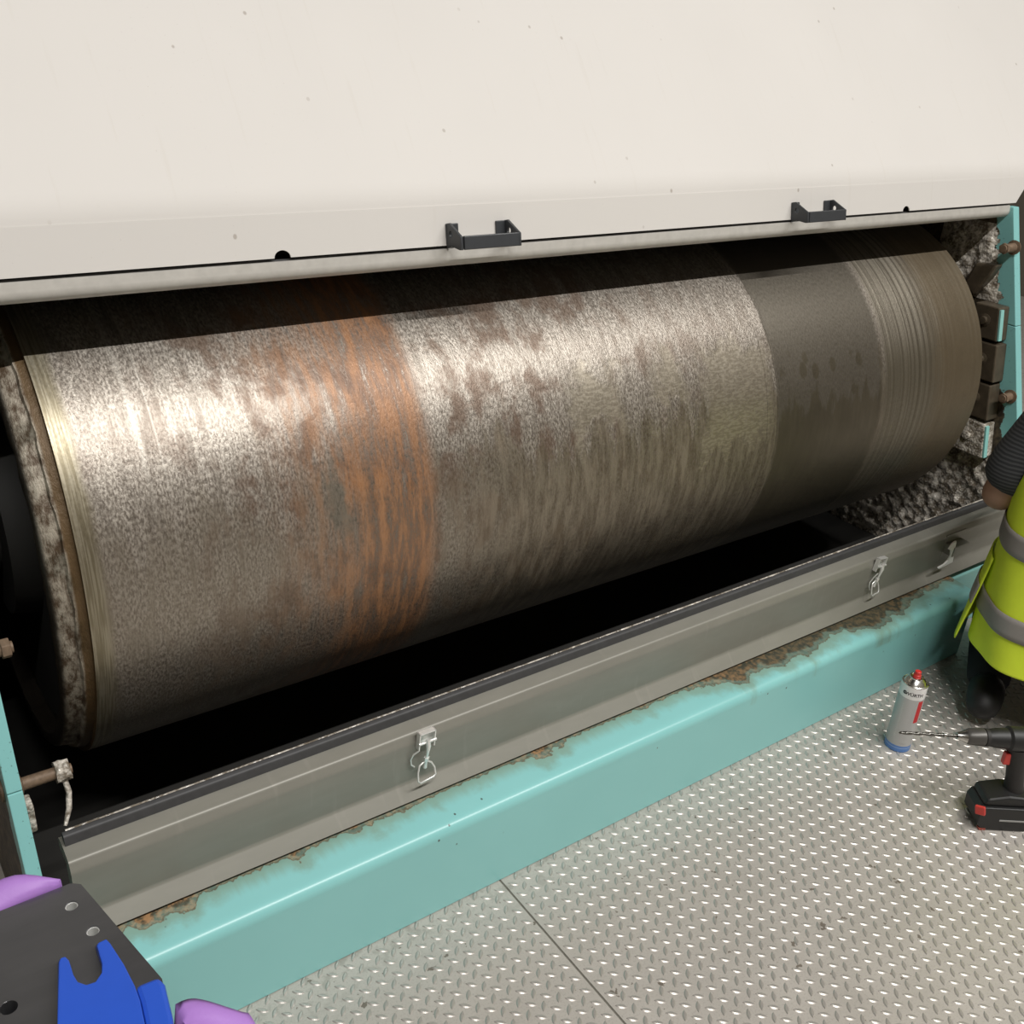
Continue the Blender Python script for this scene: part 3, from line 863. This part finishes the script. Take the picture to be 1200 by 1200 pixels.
canprof([(0.1995, cr - 0.0004), (0.2025, cr - 0.0002), (0.204, cr - 0.002), (0.203, cr - 0.004), (0.209, cr - 0.008), (0.214, cr - 0.014), (0.2155, cr - 0.0155), (0.2185, cr - 0.0155), (0.219, cr - 0.018), (0.2165, cr - 0.021), (0.2165, 0.0)], steel, 'can_shoulder')
canprof([(0.2165, 0.0095), (0.224, 0.0095), (0.225, 0.0082), (0.2335, 0.0078), (0.2345, 0.0066), (0.2345, 0)], plain('red_nozzle_plastic', (0.58, 0.03, 0.025), 0.4, 0, 0.04, 50), 'spray_nozzle', 24)
# lettering bent round the white band
def bent_text(body, ang_c, z, size, mat, name, parent):
    cu = bpy.data.curves.new('lettering', 'FONT'); cu.body = body; cu.size = size; cu.align_x = 'CENTER'; cu.extrude = 0.00005; cu.offset = size * 0.022
    o = bpy.data.objects.new('tmp_text', cu); link(o)
    dg = bpy.context.evaluated_depsgraph_get(); dg.update()
    me = bpy.data.meshes.new_from_object(o.evaluated_get(dg)); bpy.data.objects.remove(o)
    for v in me.vertices:
        a = math.radians(ang_c) + v.co.x / cr
        r = cr + 0.00025 + v.co.z
        v.co = Vector((CAN.x + r * math.cos(a), CAN.y + r * math.sin(a), z + v.co.y))
    return mobj(name, me, mat, parent)
ink = plain('black_ink', (0.02, 0.02, 0.022), 0.5, 0, 0.0, 10)
bent_text('WÜRTH', -141, 0.1765, 0.0125, ink, 'brand_lettering', sc)
me = plate2d(circle(0, 0, 0.0052, 14), [], 0.0002, Matrix.Identity(4))
for v in me.vertices:
    a = math.radians(-184) + v.co.x / cr; r = cr + 0.0002 + v.co.z
    v.co = Vector((CAN.x + r * math.cos(a), CAN.y + r * math.sin(a), 0.181 + v.co.y))
mobj('brand_emblem', me, ink, sc)

# ------------------------------------------------------------------ cordless drill standing on its battery
U = Vector((0.813, -0.582, 0)); V = Vector((0.582, 0.813, 0)); K = Vector((0, 0, 1))
def UVZ(u, v, z): return U * u + V * v + K * z
dl_ = empty('cordless_drill', UVZ(1.27, 1.85, 0), 'black cordless drill with red battery button standing by the spray can', 'drill')
blk = plain('black_tool_plastic', (0.010, 0.010, 0.010), 0.5, 0, 0.2, 90)
blk2 = plain('charcoal_tool_grip', (0.018, 0.016, 0.015), 0.62, 0, 0.25, 120)
redp = plain('red_tool_plastic', (0.52, 0.045, 0.035), 0.42, 0, 0.05, 60)
chrome = plain('chuck_steel', (0.40, 0.39, 0.37), 0.25, 1.0, 0.15, 90)
bitst = plain('dark_drill_bit_steel', (0.13, 0.125, 0.115), 0.3, 0.9, 0.3, 160)
AV, AZ = 1.870, 0.222
def axis_lathe(u0, prof, mat, name, seg=28, parent=dl_):
    return obj(name, lathe(UVZ(u0 - (0.018 if u0 < 1.2075 else 0.0), AV, AZ), U, prof, seg), mat, parent, smooth=35)
# battery: chamfered block
def prism_uv(outline, v0, v1, mat, name, parent, bevel=None):
    bm = bmesh.new()
    a = [bm.verts.new(UVZ(p[0], v0, p[1])) for p in outline]; b = [bm.verts.new(UVZ(p[0], v1, p[1])) for p in outline]
    n = len(a)
    for i in range(n): bm.faces.new((a[i], a[(i + 1) % n], b[(i + 1) % n], b[i]))
    bm.faces.new(a); bm.faces.new(b[::-1])
    return obj(name, bm, mat, parent, bevel=bevel)
bat = prism_uv([(1.213, 0.0), (1.199, 0.018), (1.197, 0.050), (1.206, 0.066), (1.325, 0.066), (1.334, 0.052), (1.334, 0.004), (1.330, 0.0)], 1.807, 1.885, blk, 'battery', dl_, 0.005)
bm = bmesh.new()
nb_ = (-U * 0.62 - V * 0.78).normalized(); tb_ = K.cross(nb_)
bc = UVZ(1.1975, 1.8105, 0.057)
add_box(bm, -0.0045, 0.0045, -0.0115, 0.0115, -0.0115, 0.0115, axes(bc, nb_, tb_, K) @ Matrix.Rotation(0.25, 4, 'X'))
obj('release_button', bm, redp, bat, bevel=0.003)
bm = bmesh.new(); add_box(bm, 1.262 - 0.014, 1.262 + 0.05, -0.0008, 0.0006, 0.030, 0.034, axes(V * 1.8066, U, V, K)); obj('battery_mark', bm, plain('grey_print', (0.30, 0.30, 0.29), 0.5, 0, 0, 10), bat)
bm = bmesh.new(); add_box(bm, 1.206, 1.222, -0.001, 0.010, 0.001, 0.006, axes(V * 1.8068, U, V, K)); obj('battery_latch', bm, plain('dull_red_plastic', (0.30, 0.06, 0.04), 0.5, 0, 0, 10), bat)
# foot, grip, motor body
prism_uv([(1.206, 0.066), (1.212, 0.083), (1.262, 0.094), (1.318, 0.090), (1.325, 0.066)], 1.815, 1.885, blk, 'battery_mount', dl_, 0.006)
bm = bmesh.new()
add_tube(bm, [UVZ(1.286, 1.852, 0.082), UVZ(1.282, 1.857, 0.12), UVZ(1.277, 1.862, 0.16), UVZ(1.272, 1.868, 0.20)], [0.023, 0.0205, 0.021, 0.024], 16)
obj('grip', bm, blk2, dl_, smooth=60)
bm = bmesh.new(); add_box(bm, -0.006, 0.012, -0.008, 0.008, -0.016, 0.016, axes(UVZ(1.248, 1.863, 0.172), U, V, K)); obj('trigger', bm, redp, dl_, bevel=0.003)
axis_lathe(1.208, [(-0.016, 0), (-0.016, 0.019), (0.004, 0.023), (0.030, 0.024), (0.036, 0.029), (0.135, 0.030), (0.155, 0.026), (0.162, 0.012), (0.162, 0)], blk, 'motor_body')
axis_lathe(1.204, [(0, 0.0), (0, 0.021), (0.008, 0.021), (0.008, 0.0)], blk2, 'clutch_ring')
ch = axis_lathe(1.1415, [(0, 0), (0, 0.008), (0.012, 0.0105), (0.020, 0.0155), (0.026, 0.019), (0.060, 0.021), (0.063, 0.018), (0.063, 0)], plain('grey_chuck_sleeve', (0.075, 0.070, 0.064), 0.4, 0.3, 0.15, 90), 'chuck')
axis_lathe(1.1395, [(0, 0), (0, 0.0085), (0.011, 0.0108), (0.021, 0.0160), (0.0215, 0.0)], chrome, 'chuck_nose', parent=ch)
# twist bit
bm = bmesh.new(); u0, u1 = 0.985, 1.121; n = 48; rings = []
for i in range(n + 1):
    t = i / n; u = u0 + (u1 - u0) * t; fl_ = t < 0.68
    r = 0.0042 * (min(1, t / 0.03) if t < 0.03 else 1)
    tw = t * 16.0
    ring = []
    for k in range(12):
        a = 2 * math.pi * k / 12
        rr = r * (1.0 - (0.42 * max(0, math.cos(2 * (a - tw))) if fl_ else 0.0)) if r > 0 else 0
        ring.append(bm.verts.new(UVZ(u, AV, AZ) + (V * math.cos(a) + K * math.sin(a)) * max(rr, 0.0003)))
    rings.append(ring)
for A, B in zip(rings[:-1], rings[1:]):
    for k in range(12): bm.faces.new((A[k], A[(k + 1) % 12], B[(k + 1) % 12], B[k]))
bm.faces.new(rings[0]); bm.faces.new(rings[-1][::-1])
obj('drill_bit', bm, bitst, dl_, smooth=60)
axis_lathe(1.108, [(0, 0.0), (0, 0.0058), (0.006, 0.0058), (0.006, 0.0)], chrome, 'bit_collar', 16)

# ------------------------------------------------------------------ bench with cloth and the blue bracketed steel block
TOP = 0.70
wood = plain('dark_bench_board', (0.10, 0.085, 0.07), 0.6, 0, 0.25, 25)
bt = empty('work_bench', (-0.25, 0.45, 0), 'low work bench under the violet cloth and the steel block', 'bench')
BZT = TOP - 0.052
obj('bench_top', box(-0.75, 0.130, 0.05, 0.93, BZT - 0.03, BZT), wood, bt, bevel=0.003)
for lx in (-0.70, 0.07):
    for ly in (0.10, 0.88):
        obj('leg', box(lx - 0.022, lx + 0.022, ly - 0.022, ly + 0.022, 0.0015, BZT - 0.03), M['handle'], bt, bevel=0.003)
def mat_cloth():
    n = NT('violet_cleaning_cloth')
    f = n.noise(scale=14, detail=3)
    col = n.mix(f, (0.33, 0.16, 0.50), (0.42, 0.22, 0.60))
    n.bump(n.noise(scale=300, detail=2), 0.2, 0.001)
    return n.out(col, 0.55)
M['cloth'] = mat_cloth()
def cloth(pts_fn, nu, nv, name, label):
    bm = bmesh.new(); g = [[bm.verts.new(pts_fn(i / nu, j / nv)) for j in range(nv + 1)] for i in range(nu + 1)]
    for i in range(nu):
        for j in range(nv): bm.faces.new((g[i][j], g[i + 1][j], g[i + 1][j + 1], g[i][j + 1]))
    o = obj(name, bm, M['cloth'], None, smooth=80)
    s = o.modifiers.new('thick', 'SOLIDIFY'); s.thickness = 0.0025; s.offset = 1
    return tag(o, label, 'cloth', 'violet cloths under the steel block')
def cloth_a(u, v):      # far cloth: from under the block out over the bench's far edge
    x = -0.50 + 0.625 * u
    far = 1.022 - 0.012 * u + 0.006 * math.sin(u * 9) - 0.035 * max(0, (u - 0.93) / 0.07) ** 2
    if v < 0.5: return (x, 0.78 + 0.20 * v / 0.5, BZT + 0.002)
    t = (v - 0.5) / 0.5
    y = 0.981 + (far - 0.981) * max(0, (t - 0.35) / 0.65)
    z = BZT + 0.002 + (0.052 + 0.004 * math.sin(u * 40 + t * 3)) * min(1, t / 0.35)
    if t < 0.35: y = 0.980 + 0.001 * t / 0.35
    z += 0.008 * math.sin(math.pi * max(0, (t - 0.35) / 0.65)) - 0.012 * max(0, (t - 0.85) / 0.15)
    return (x, y, z)
cloth(cloth_a, 60, 40, 'cleaning_cloth', 'violet cloth bunched behind the far edge of the steel block')
def cloth_b(u, v):      # near cloth: out to the right of the blue bracket
    A, B, C_, D_ = Vector((-0.02, 0.690)), Vector((0.244, 0.706)), Vector((0.262, 0.52)), Vector((-0.05, 0.52))
    if u > 0.8: A = A + Vector((0, 0.0))
    p = (A * (1 - u) + B * u) * v + (D_ * (1 - u) + C_ * u) * (1 - v)
    x, y = p.x, p.y + 0.052 * v ** 6 * math.exp(-((u - 0.80) / 0.14) ** 2)
    rise = min(1, max(0, (x - 0.1765) / 0.006)) if y > 0.652 else min(1, max(0, (x - 0.10) / 0.03))
    z = BZT + 0.003 + rise * (0.044 + 0.0035 * math.sin(x * 70 + y * 18) + 0.002 * math.sin(x * 31 - y * 66)) + rise * 0.0025 * math.sin(math.atan2(y - 0.80, x - 0.12) * 26) - 0.004 * max(0, (u - 0.95) / 0.05)
    return (x, y, z)
cloth(cloth_b, 44, 48, 'cleaning_cloth', 'violet cloth lying under the blue bracket, towards the floor')

def mat_block():
    n = NT('oiled_machined_steel')
    f = n.noise(n.vec(n.mul(n.X, 3), n.mul(n.Y, 26), n.mul(n.Z, 3)), 1.0, 4, 0.6)
    g = n.noise(scale=12, detail=4)
    col = n.mix(n.add(n.mul(f, 0.6), n.mul(g, 0.4)), (0.12, 0.122, 0.13), (0.26, 0.26, 0.27))
    return n.out(col, n.add(0.24, n.mul(g, 0.16)), 0.9)
sb = empty('steel_block', (0.0, 0.80, TOP), 'dark machined steel block with a bright blue forked bracket on violet cloth', 'block')
outline = [(-0.42, 0.973), (0.136, 0.9765), (0.1455, 0.9687), (0.1818, 0.7921), (0.172, 0.735), (0.156, 0.66), (-0.42, 0.66)]
holes = [circle(0.1280, 0.942, 0.0072, 20), circle(0.1385, 0.894, 0.0072, 20), circle(0.0410, 0.841, 0.0085, 20), circle(-0.06, 0.93, 0.0062, 20)]
bth = 0.042
me = plate2d(outline, holes, bth, Matrix.Translation((0, 0, TOP - bth / 2)))
mobj('block_body', me, mat_block(), sb, bevel=0.0012)
lit_hole_wall = plain('lit_hole_wall_steel', (0.62, 0.62, 0.60), 0.35, 0.35, 0.05, 50)  # pale colour stands in for light caught on the hole walls
for h in holes[:2] + holes[3:]:
    cx_ = sum(q[0] for q in h) / len(h); cy_ = sum(q[1] for q in h) / len(h)
    obj('lit_hole_lining', lathe((cx_, cy_, TOP - 0.036), (0, 0, 1), [(0, 0.0058), (0.034, 0.0058), (0.034, 0.0070), (0, 0.0070)], 20), lit_hole_wall, sb, smooth=40)
blue = plain('glossy_blue_paint', (0.022, 0.085, 0.50), 0.30, 0, 0.05, 40)
# forked bracket: seen as outline on the block's top
fork = [(0.045, 0.66), (0.0755, 0.7823), (0.0952, 0.8558), (0.098, 0.8603), (0.1027, 0.8596), (0.1046, 0.8523), (0.1038, 0.8327), (0.1052, 0.8214), (0.1118, 0.8129), (0.1204, 0.8116), (0.1286, 0.8194), (0.1321, 0.8304), (0.1341, 0.8563), (0.1363, 0.8592), (0.145, 0.8597), (0.147, 0.8514), (0.1511, 0.8183), (0.1526, 0.7856), (0.1517, 0.7658), (0.1474, 0.736), (0.138, 0.66)]
bth2 = 0.016
me = plate2d(fork, [], bth2, Matrix.Translation((0, 0, TOP + bth2 / 2 + 0.0004)))
bm = bmesh.new(); bm.from_mesh(me)
for v in bm.verts:
    if v.co.z < TOP + 0.01 and v.co.y > 0.850: v.co.y += 0.013      # sloped prong tips
bm.to_mesh(me); bm.free()
mobj('forked_bracket', me, blue, sb, bevel=0.0012)
cap = [(0.1533, 0.789), (0.1777, 0.7876), (0.1805, 0.7769), (0.1740, 0.7331), (0.1667, 0.7003), (0.158, 0.66), (0.1385, 0.66), (0.1478, 0.736), (0.1521, 0.7658)]
me = plate2d(cap, [], 0.011, Matrix.Translation((0, 0, TOP + 0.0062)))
mobj('bracket_end_cap', me, blue, sb, bevel=0.005)

# ------------------------------------------------------------------ kneeling person
F = Vector((0.906, 0.423, 0)); Lf = Vector((-0.423, 0.906, 0)); O = Vector((2.555, 0.930, 0))
def W(f, l, z): return O + F * f + Lf * l + K * z
pe = empty('person', O, 'person kneeling on the floor in a yellow high visibility vest over a dark striped shirt', 'person')
skin = plain('skin', (0.36, 0.21, 0.145), 0.55, 0, 0.08, 20)
def mat_shirt():
    n = NT('dark_striped_shirt')
    s = n.m('SINE', n.mul(n.add(n.Z, n.mul(n.noise(scale=6, detail=1), 0.02)), 620.0))
    return n.out(n.mix(n.step(s, -0.3, 0.5), (0.022, 0.024, 0.027), (0.060, 0.062, 0.066)), 0.85)
shirt = mat_shirt()
trous = plain('navy_work_trousers', (0.010, 0.0105, 0.015), 0.85, 0, 0.25, 60)
hiv = plain('fluorescent_yellow_fabric', (0.68, 0.83, 0.04), 0.7, 0, 0.06, 35)
refl = plain('grey_reflective_tape', (0.27, 0.25, 0.235), 0.45, 0.1, 0.06, 60)
bootm = plain('black_boot_leather', (0.008, 0.008, 0.008), 0.5, 0, 0.2, 50)
hairm = plain('dark_brown_hair', (0.028, 0.02, 0.014), 0.6, 0, 0.3, 140)
pts, ed, rad = [], [], []
def node(p, r, par=None):
    pts.append(p); rad.append(r)
    if par is not None: ed.append((par, len(pts) - 1))
    return len(pts) - 1
pel = node(W(0, 0, 0.29), (0.125, 0.15))
sp1 = node(W(0.01, 0, 0.46), (0.11, 0.145), pel)
sp2 = node(W(0.035, 0, 0.66), (0.115, 0.165), sp1)
nb = node(W(0.05, 0, 0.85), (0.075, 0.10), sp2)
nk = node(W(0.065, 0, 0.935), 0.055, nb)
hd0 = node(W(0.085, 0, 0.99), (0.070, 0.068), nk)
hd1 = node(W(0.10, 0, 1.065), (0.092, 0.078), hd0)
hd2 = node(W(0.095, 0, 1.135), (0.080, 0.068), hd1)
for s in (1, -1):
    sh = node(W(0.045, 0.172 * s, 0.845), 0.060, nb)
    if s > 0:
        el = node(W(0.035, 0.255, 0.585), 0.045, sh)
        wr = node(W(0.285, 0.16, 0.60), 0.030, el)
        hdv = W(0.36, 0.13, 0.625)
        hd_dir, side = (F * 0.9 - Lf * 0.25 + K * 0.25).normalized(), Lf
    else:
        el = node(W(0.18, -0.26, 0.62), 0.045, sh)
        wr = node(W(0.42, -0.20, 0.70), 0.030, el)
        hdv = W(0.495, -0.18, 0.735)
        hd_dir, side = (F * 0.9 + Lf * 0.15 + K * 0.35).normalized(), -Lf
    pm = node(hdv, (0.030, 0.018), wr)
    acr = hd_dir.cross(K).normalized()
    for q, (off, ln) in enumerate(((-0.030, 0.075), (-0.010, 0.085), (0.010, 0.080), (0.028, 0.062))):
        b0 = node(hdv + hd_dir * 0.030 + acr * off, 0.009, pm)
        b1 = node(hdv + hd_dir * (0.030 + ln * 0.55) + acr * off * 1.1 - K * 0.006, 0.0085, b0)
        node(hdv + hd_dir * (0.030 + ln * 0.9) + acr * off * 1.1 - K * 0.030, 0.007, b1)
    t0_ = node(hdv - acr * 0.038 * (1 if s > 0 else -1) * -1 + hd_dir * 0.0, 0.010, pm)
    node(pts[t0_] + acr * 0.022 * (1 if s > 0 else -1) + hd_dir * 0.030 - K * 0.008, 0.008, t0_)
    hp = node(W(0.0, 0.095 * s, 0.265), 0.10, pel)
    kn = node(W(0.40, 0.15 * s, 0.125), 0.068, hp)
    sk_ = node(W(0.18, 0.14 * s, 0.075), 0.055, kn)
    an = node(W(-0.03, 0.13 * s, 0.068), 0.040, sk_)
    node(W(-0.13, 0.13 * s, 0.055), 0.030, an)
body = skin_mesh(pts, ed, rad, 2, 0)
mobj('body', body, skin, pe, smooth=80)
# face, ears and hair
hc = W(0.10, 0, 1.075)
bm = bmesh.new()
bmesh.ops.create_uvsphere(bm, u_segments=24, v_segments=16, radius=1.0)
for v in bm.verts:
    c = v.co.copy(); v.co = hc + F * (c.x * 0.098 - 0.004) + Lf * c.y * 0.084 + K * (c.z * 0.112 + 0.012)
for v in [v for v in bm.verts if (v.co - hc).dot(F) > 0.035 and v.co.z < hc.z + 0.055 or v.co.z < hc.z - 0.055]: bm.verts.remove(v)
obj('hair', bm, hairm, pe, smooth=60)
for s in (1, -1):
    bm = bmesh.new(); bmesh.ops.create_uvsphere(bm, u_segments=12, v_segments=8, radius=1.0)
    for v in bm.verts:
        c = v.co.copy(); v.co = hc + F * (c.x * 0.016 - 0.002) + Lf * (c.y * 0.009 + 0.084 * s) + K * (c.z * 0.030 - 0.012)
    obj('ear', bm, skin, pe, smooth=60)
    bm = bmesh.new(); bmesh.ops.create_uvsphere(bm, u_segments=12, v_segments=8, radius=0.011)
    for v in bm.verts: v.co += hc + F * 0.083 + Lf * 0.031 * s + K * 0.0
    obj('eye', bm, plain('eye_white', (0.6, 0.58, 0.55), 0.3, 0, 0, 10), pe, smooth=60)
bm = lathe(hc + F * 0.088 + K * 0.012, F * 0.55 - K * 0.83, [(0, 0.004), (0.02, 0.010), (0.036, 0.014), (0.046, 0.009), (0.048, 0)], 12); obj('nose', bm, skin, pe, smooth=70)
bm = bmesh.new(); add_box(bm, -0.004, 0.006, -0.022, 0.022, -0.004, 0.004, axes(hc + F * 0.086 - K * 0.052, F, Lf, K)); obj('mouth', bm, plain('lips', (0.30, 0.11, 0.09), 0.5, 0, 0, 10), pe, bevel=0.003)
# shirt with sleeves
pts, ed, rad = [], [], []
a0 = node(W(0, 0, 0.30), (0.135, 0.165)); a1 = node(W(0.01, 0, 0.46), (0.125, 0.165), a0); a2 = node(W(0.035, 0, 0.66), (0.13, 0.185), a1)
a3 = node(W(0.048, 0, 0.845), (0.095, 0.115), a2); node(W(0.06, 0, 0.895), 0.068, a3)
for s in (1, -1):
    sh = node(W(0.045, 0.172 * s, 0.845), 0.088, a3)
    e = W(0.035, 0.255, 0.585) if s > 0 else W(0.18, -0.26, 0.62)
    d = e - pts[sh]
    m1 = node(pts[sh] + d * 0.45, 0.080, sh); node(pts[sh] + d * 0.90, 0.084, m1)
mobj('shirt', skin_mesh(pts, ed, rad, 2, 0), shirt, pe, smooth=80)
# trousers
pts, ed, rad = [], [], []
a0 = node(W(-0.01, 0, 0.30), (0.15, 0.175)); a1 = node(W(0.0, 0, 0.40), (0.135, 0.165), a0)
for s in (1, -1):
    hp = node(W(0.0, 0.10 * s, 0.255), 0.115, a0); kn = node(W(0.40, 0.15 * s, 0.125), 0.082, hp)
    q = node(W(0.20, 0.14 * s, 0.078), 0.070, kn); node(W(-0.03, 0.13 * s, 0.072), 0.058, q)
mobj('trousers', skin_mesh(pts, ed, rad, 2, 0), trous, pe, smooth=80)
for s in (1, -1):
    pts, ed, rad = [], [], []
    a = node(W(0.01, 0.13 * s, 0.07), 0.052); b = node(W(-0.07, 0.13 * s, 0.085), 0.052, a); c = node(W(-0.11, 0.13 * s, 0.055), 0.048, b); node(W(-0.09, 0.13 * s, 0.035), 0.034, c)
    mobj('boot', skin_mesh(pts, ed, rad, 2, 0), bootm, pe, smooth=80)
# vest: a lofted shell with deep armholes
def vest_ring(z):
    t = min(1, max(0, (z - 0.20) / 0.66))
    half_l = 0.205 + 0.004 * t - 0.055 * max(0, (t - 0.78) / 0.22) ** 1.5
    half_f = 0.205 - 0.035 * t - 0.055 * max(0, (t - 0.80) / 0.20) ** 1.5
    return half_l, half_f, 0.005 + 0.04 * t
def vpt(z, a, off=0.0):
    hl, hf, fo_ = vest_ring(z)
    fold = 0.006 * math.sin(a * 7 + z * 9) * (1 - min(1, max(0, (z - 0.2) / 0.5)))
    e = 0.82
    ca, sa = math.cos(a), math.sin(a)
    return W(fo_ + (hf + off + fold) * math.copysign(abs(ca) ** e, ca), (hl + off + fold) * math.copysign(abs(sa) ** e, sa), z)
def vest_part(z0, z1, nz, off, name, mat, parent, arm=True, tilt=0.0):
    bm = bmesh.new(); na = 240; g = {}
    for j in range(nz + 1):
        z = z0 + (z1 - z0) * j / nz
        for i in range(na): g[i, j] = bm.verts.new(vpt(z, 2 * math.pi * i / na, off))
    for j in range(nz):
        zc = z0 + (z1 - z0) * (j + .5) / nz
        for i in range(na):
            a = 2 * math.pi * (i + .5) / na
            if arm and zc > 0.63:
                lim = 0.62 * math.sqrt(min(1, (zc - 0.63) / 0.20))
                if min(abs(a - math.pi / 2), abs(a - 1.5 * math.pi)) < lim: continue
            bm.faces.new((g[i, j], g[(i + 1) % na, j], g[(i + 1) % na, j + 1], g[i, j + 1]))
    for v in [v for v in bm.verts if not v.link_faces]: bm.verts.remove(v)
    o = obj(name, bm, mat, parent, smooth=80)
    s = o.modifiers.new('thick', 'SOLIDIFY'); s.thickness = 0.003; s.offset = 1
    return o
vest = vest_part(0.225, 0.905, 150, 0.004, 'safety_vest', hiv, pe)
vest_part(0.515, 0.572, 4, 0.0085, 'reflective_strip', refl, vest)
vest_part(0.315, 0.372, 4, 0.0085, 'reflective_strip', refl, vest)
# loose front panel of the vest hanging out at the side
def flap(z0, z1, off, name, mat, par):
    bm = bmesh.new(); g = {}
    nz, na = 16, 14
    for j in range(nz + 1):
        z = z0 + (z1 - z0) * j / nz; t = (0.46 - z) / 0.24
        for i in range(na + 1):
            s = i / na
            a = math.pi * (0.58 - 0.30 * s)
            c = vpt(z, a, 0.012 + off)
            g[i, j] = bm.verts.new(c + Lf * (0.026 * max(0, t) * (1 - 0.5 * s)) + F * 0.03 * s)
    for i in range(na):
        for j in range(nz): bm.faces.new((g[i, j], g[i + 1, j], g[i + 1, j + 1], g[i, j + 1]))
    o = obj(name, bm, mat, par, smooth=80); s_ = o.modifiers.new('thick', 'SOLIDIFY'); s_.thickness = 0.003; s_.offset = 1
    return o
fp = flap(0.215, 0.46, 0.0, 'vest_flap', hiv, vest)
flap(0.325, 0.380, 0.004, 'flap_strip', refl, vest)
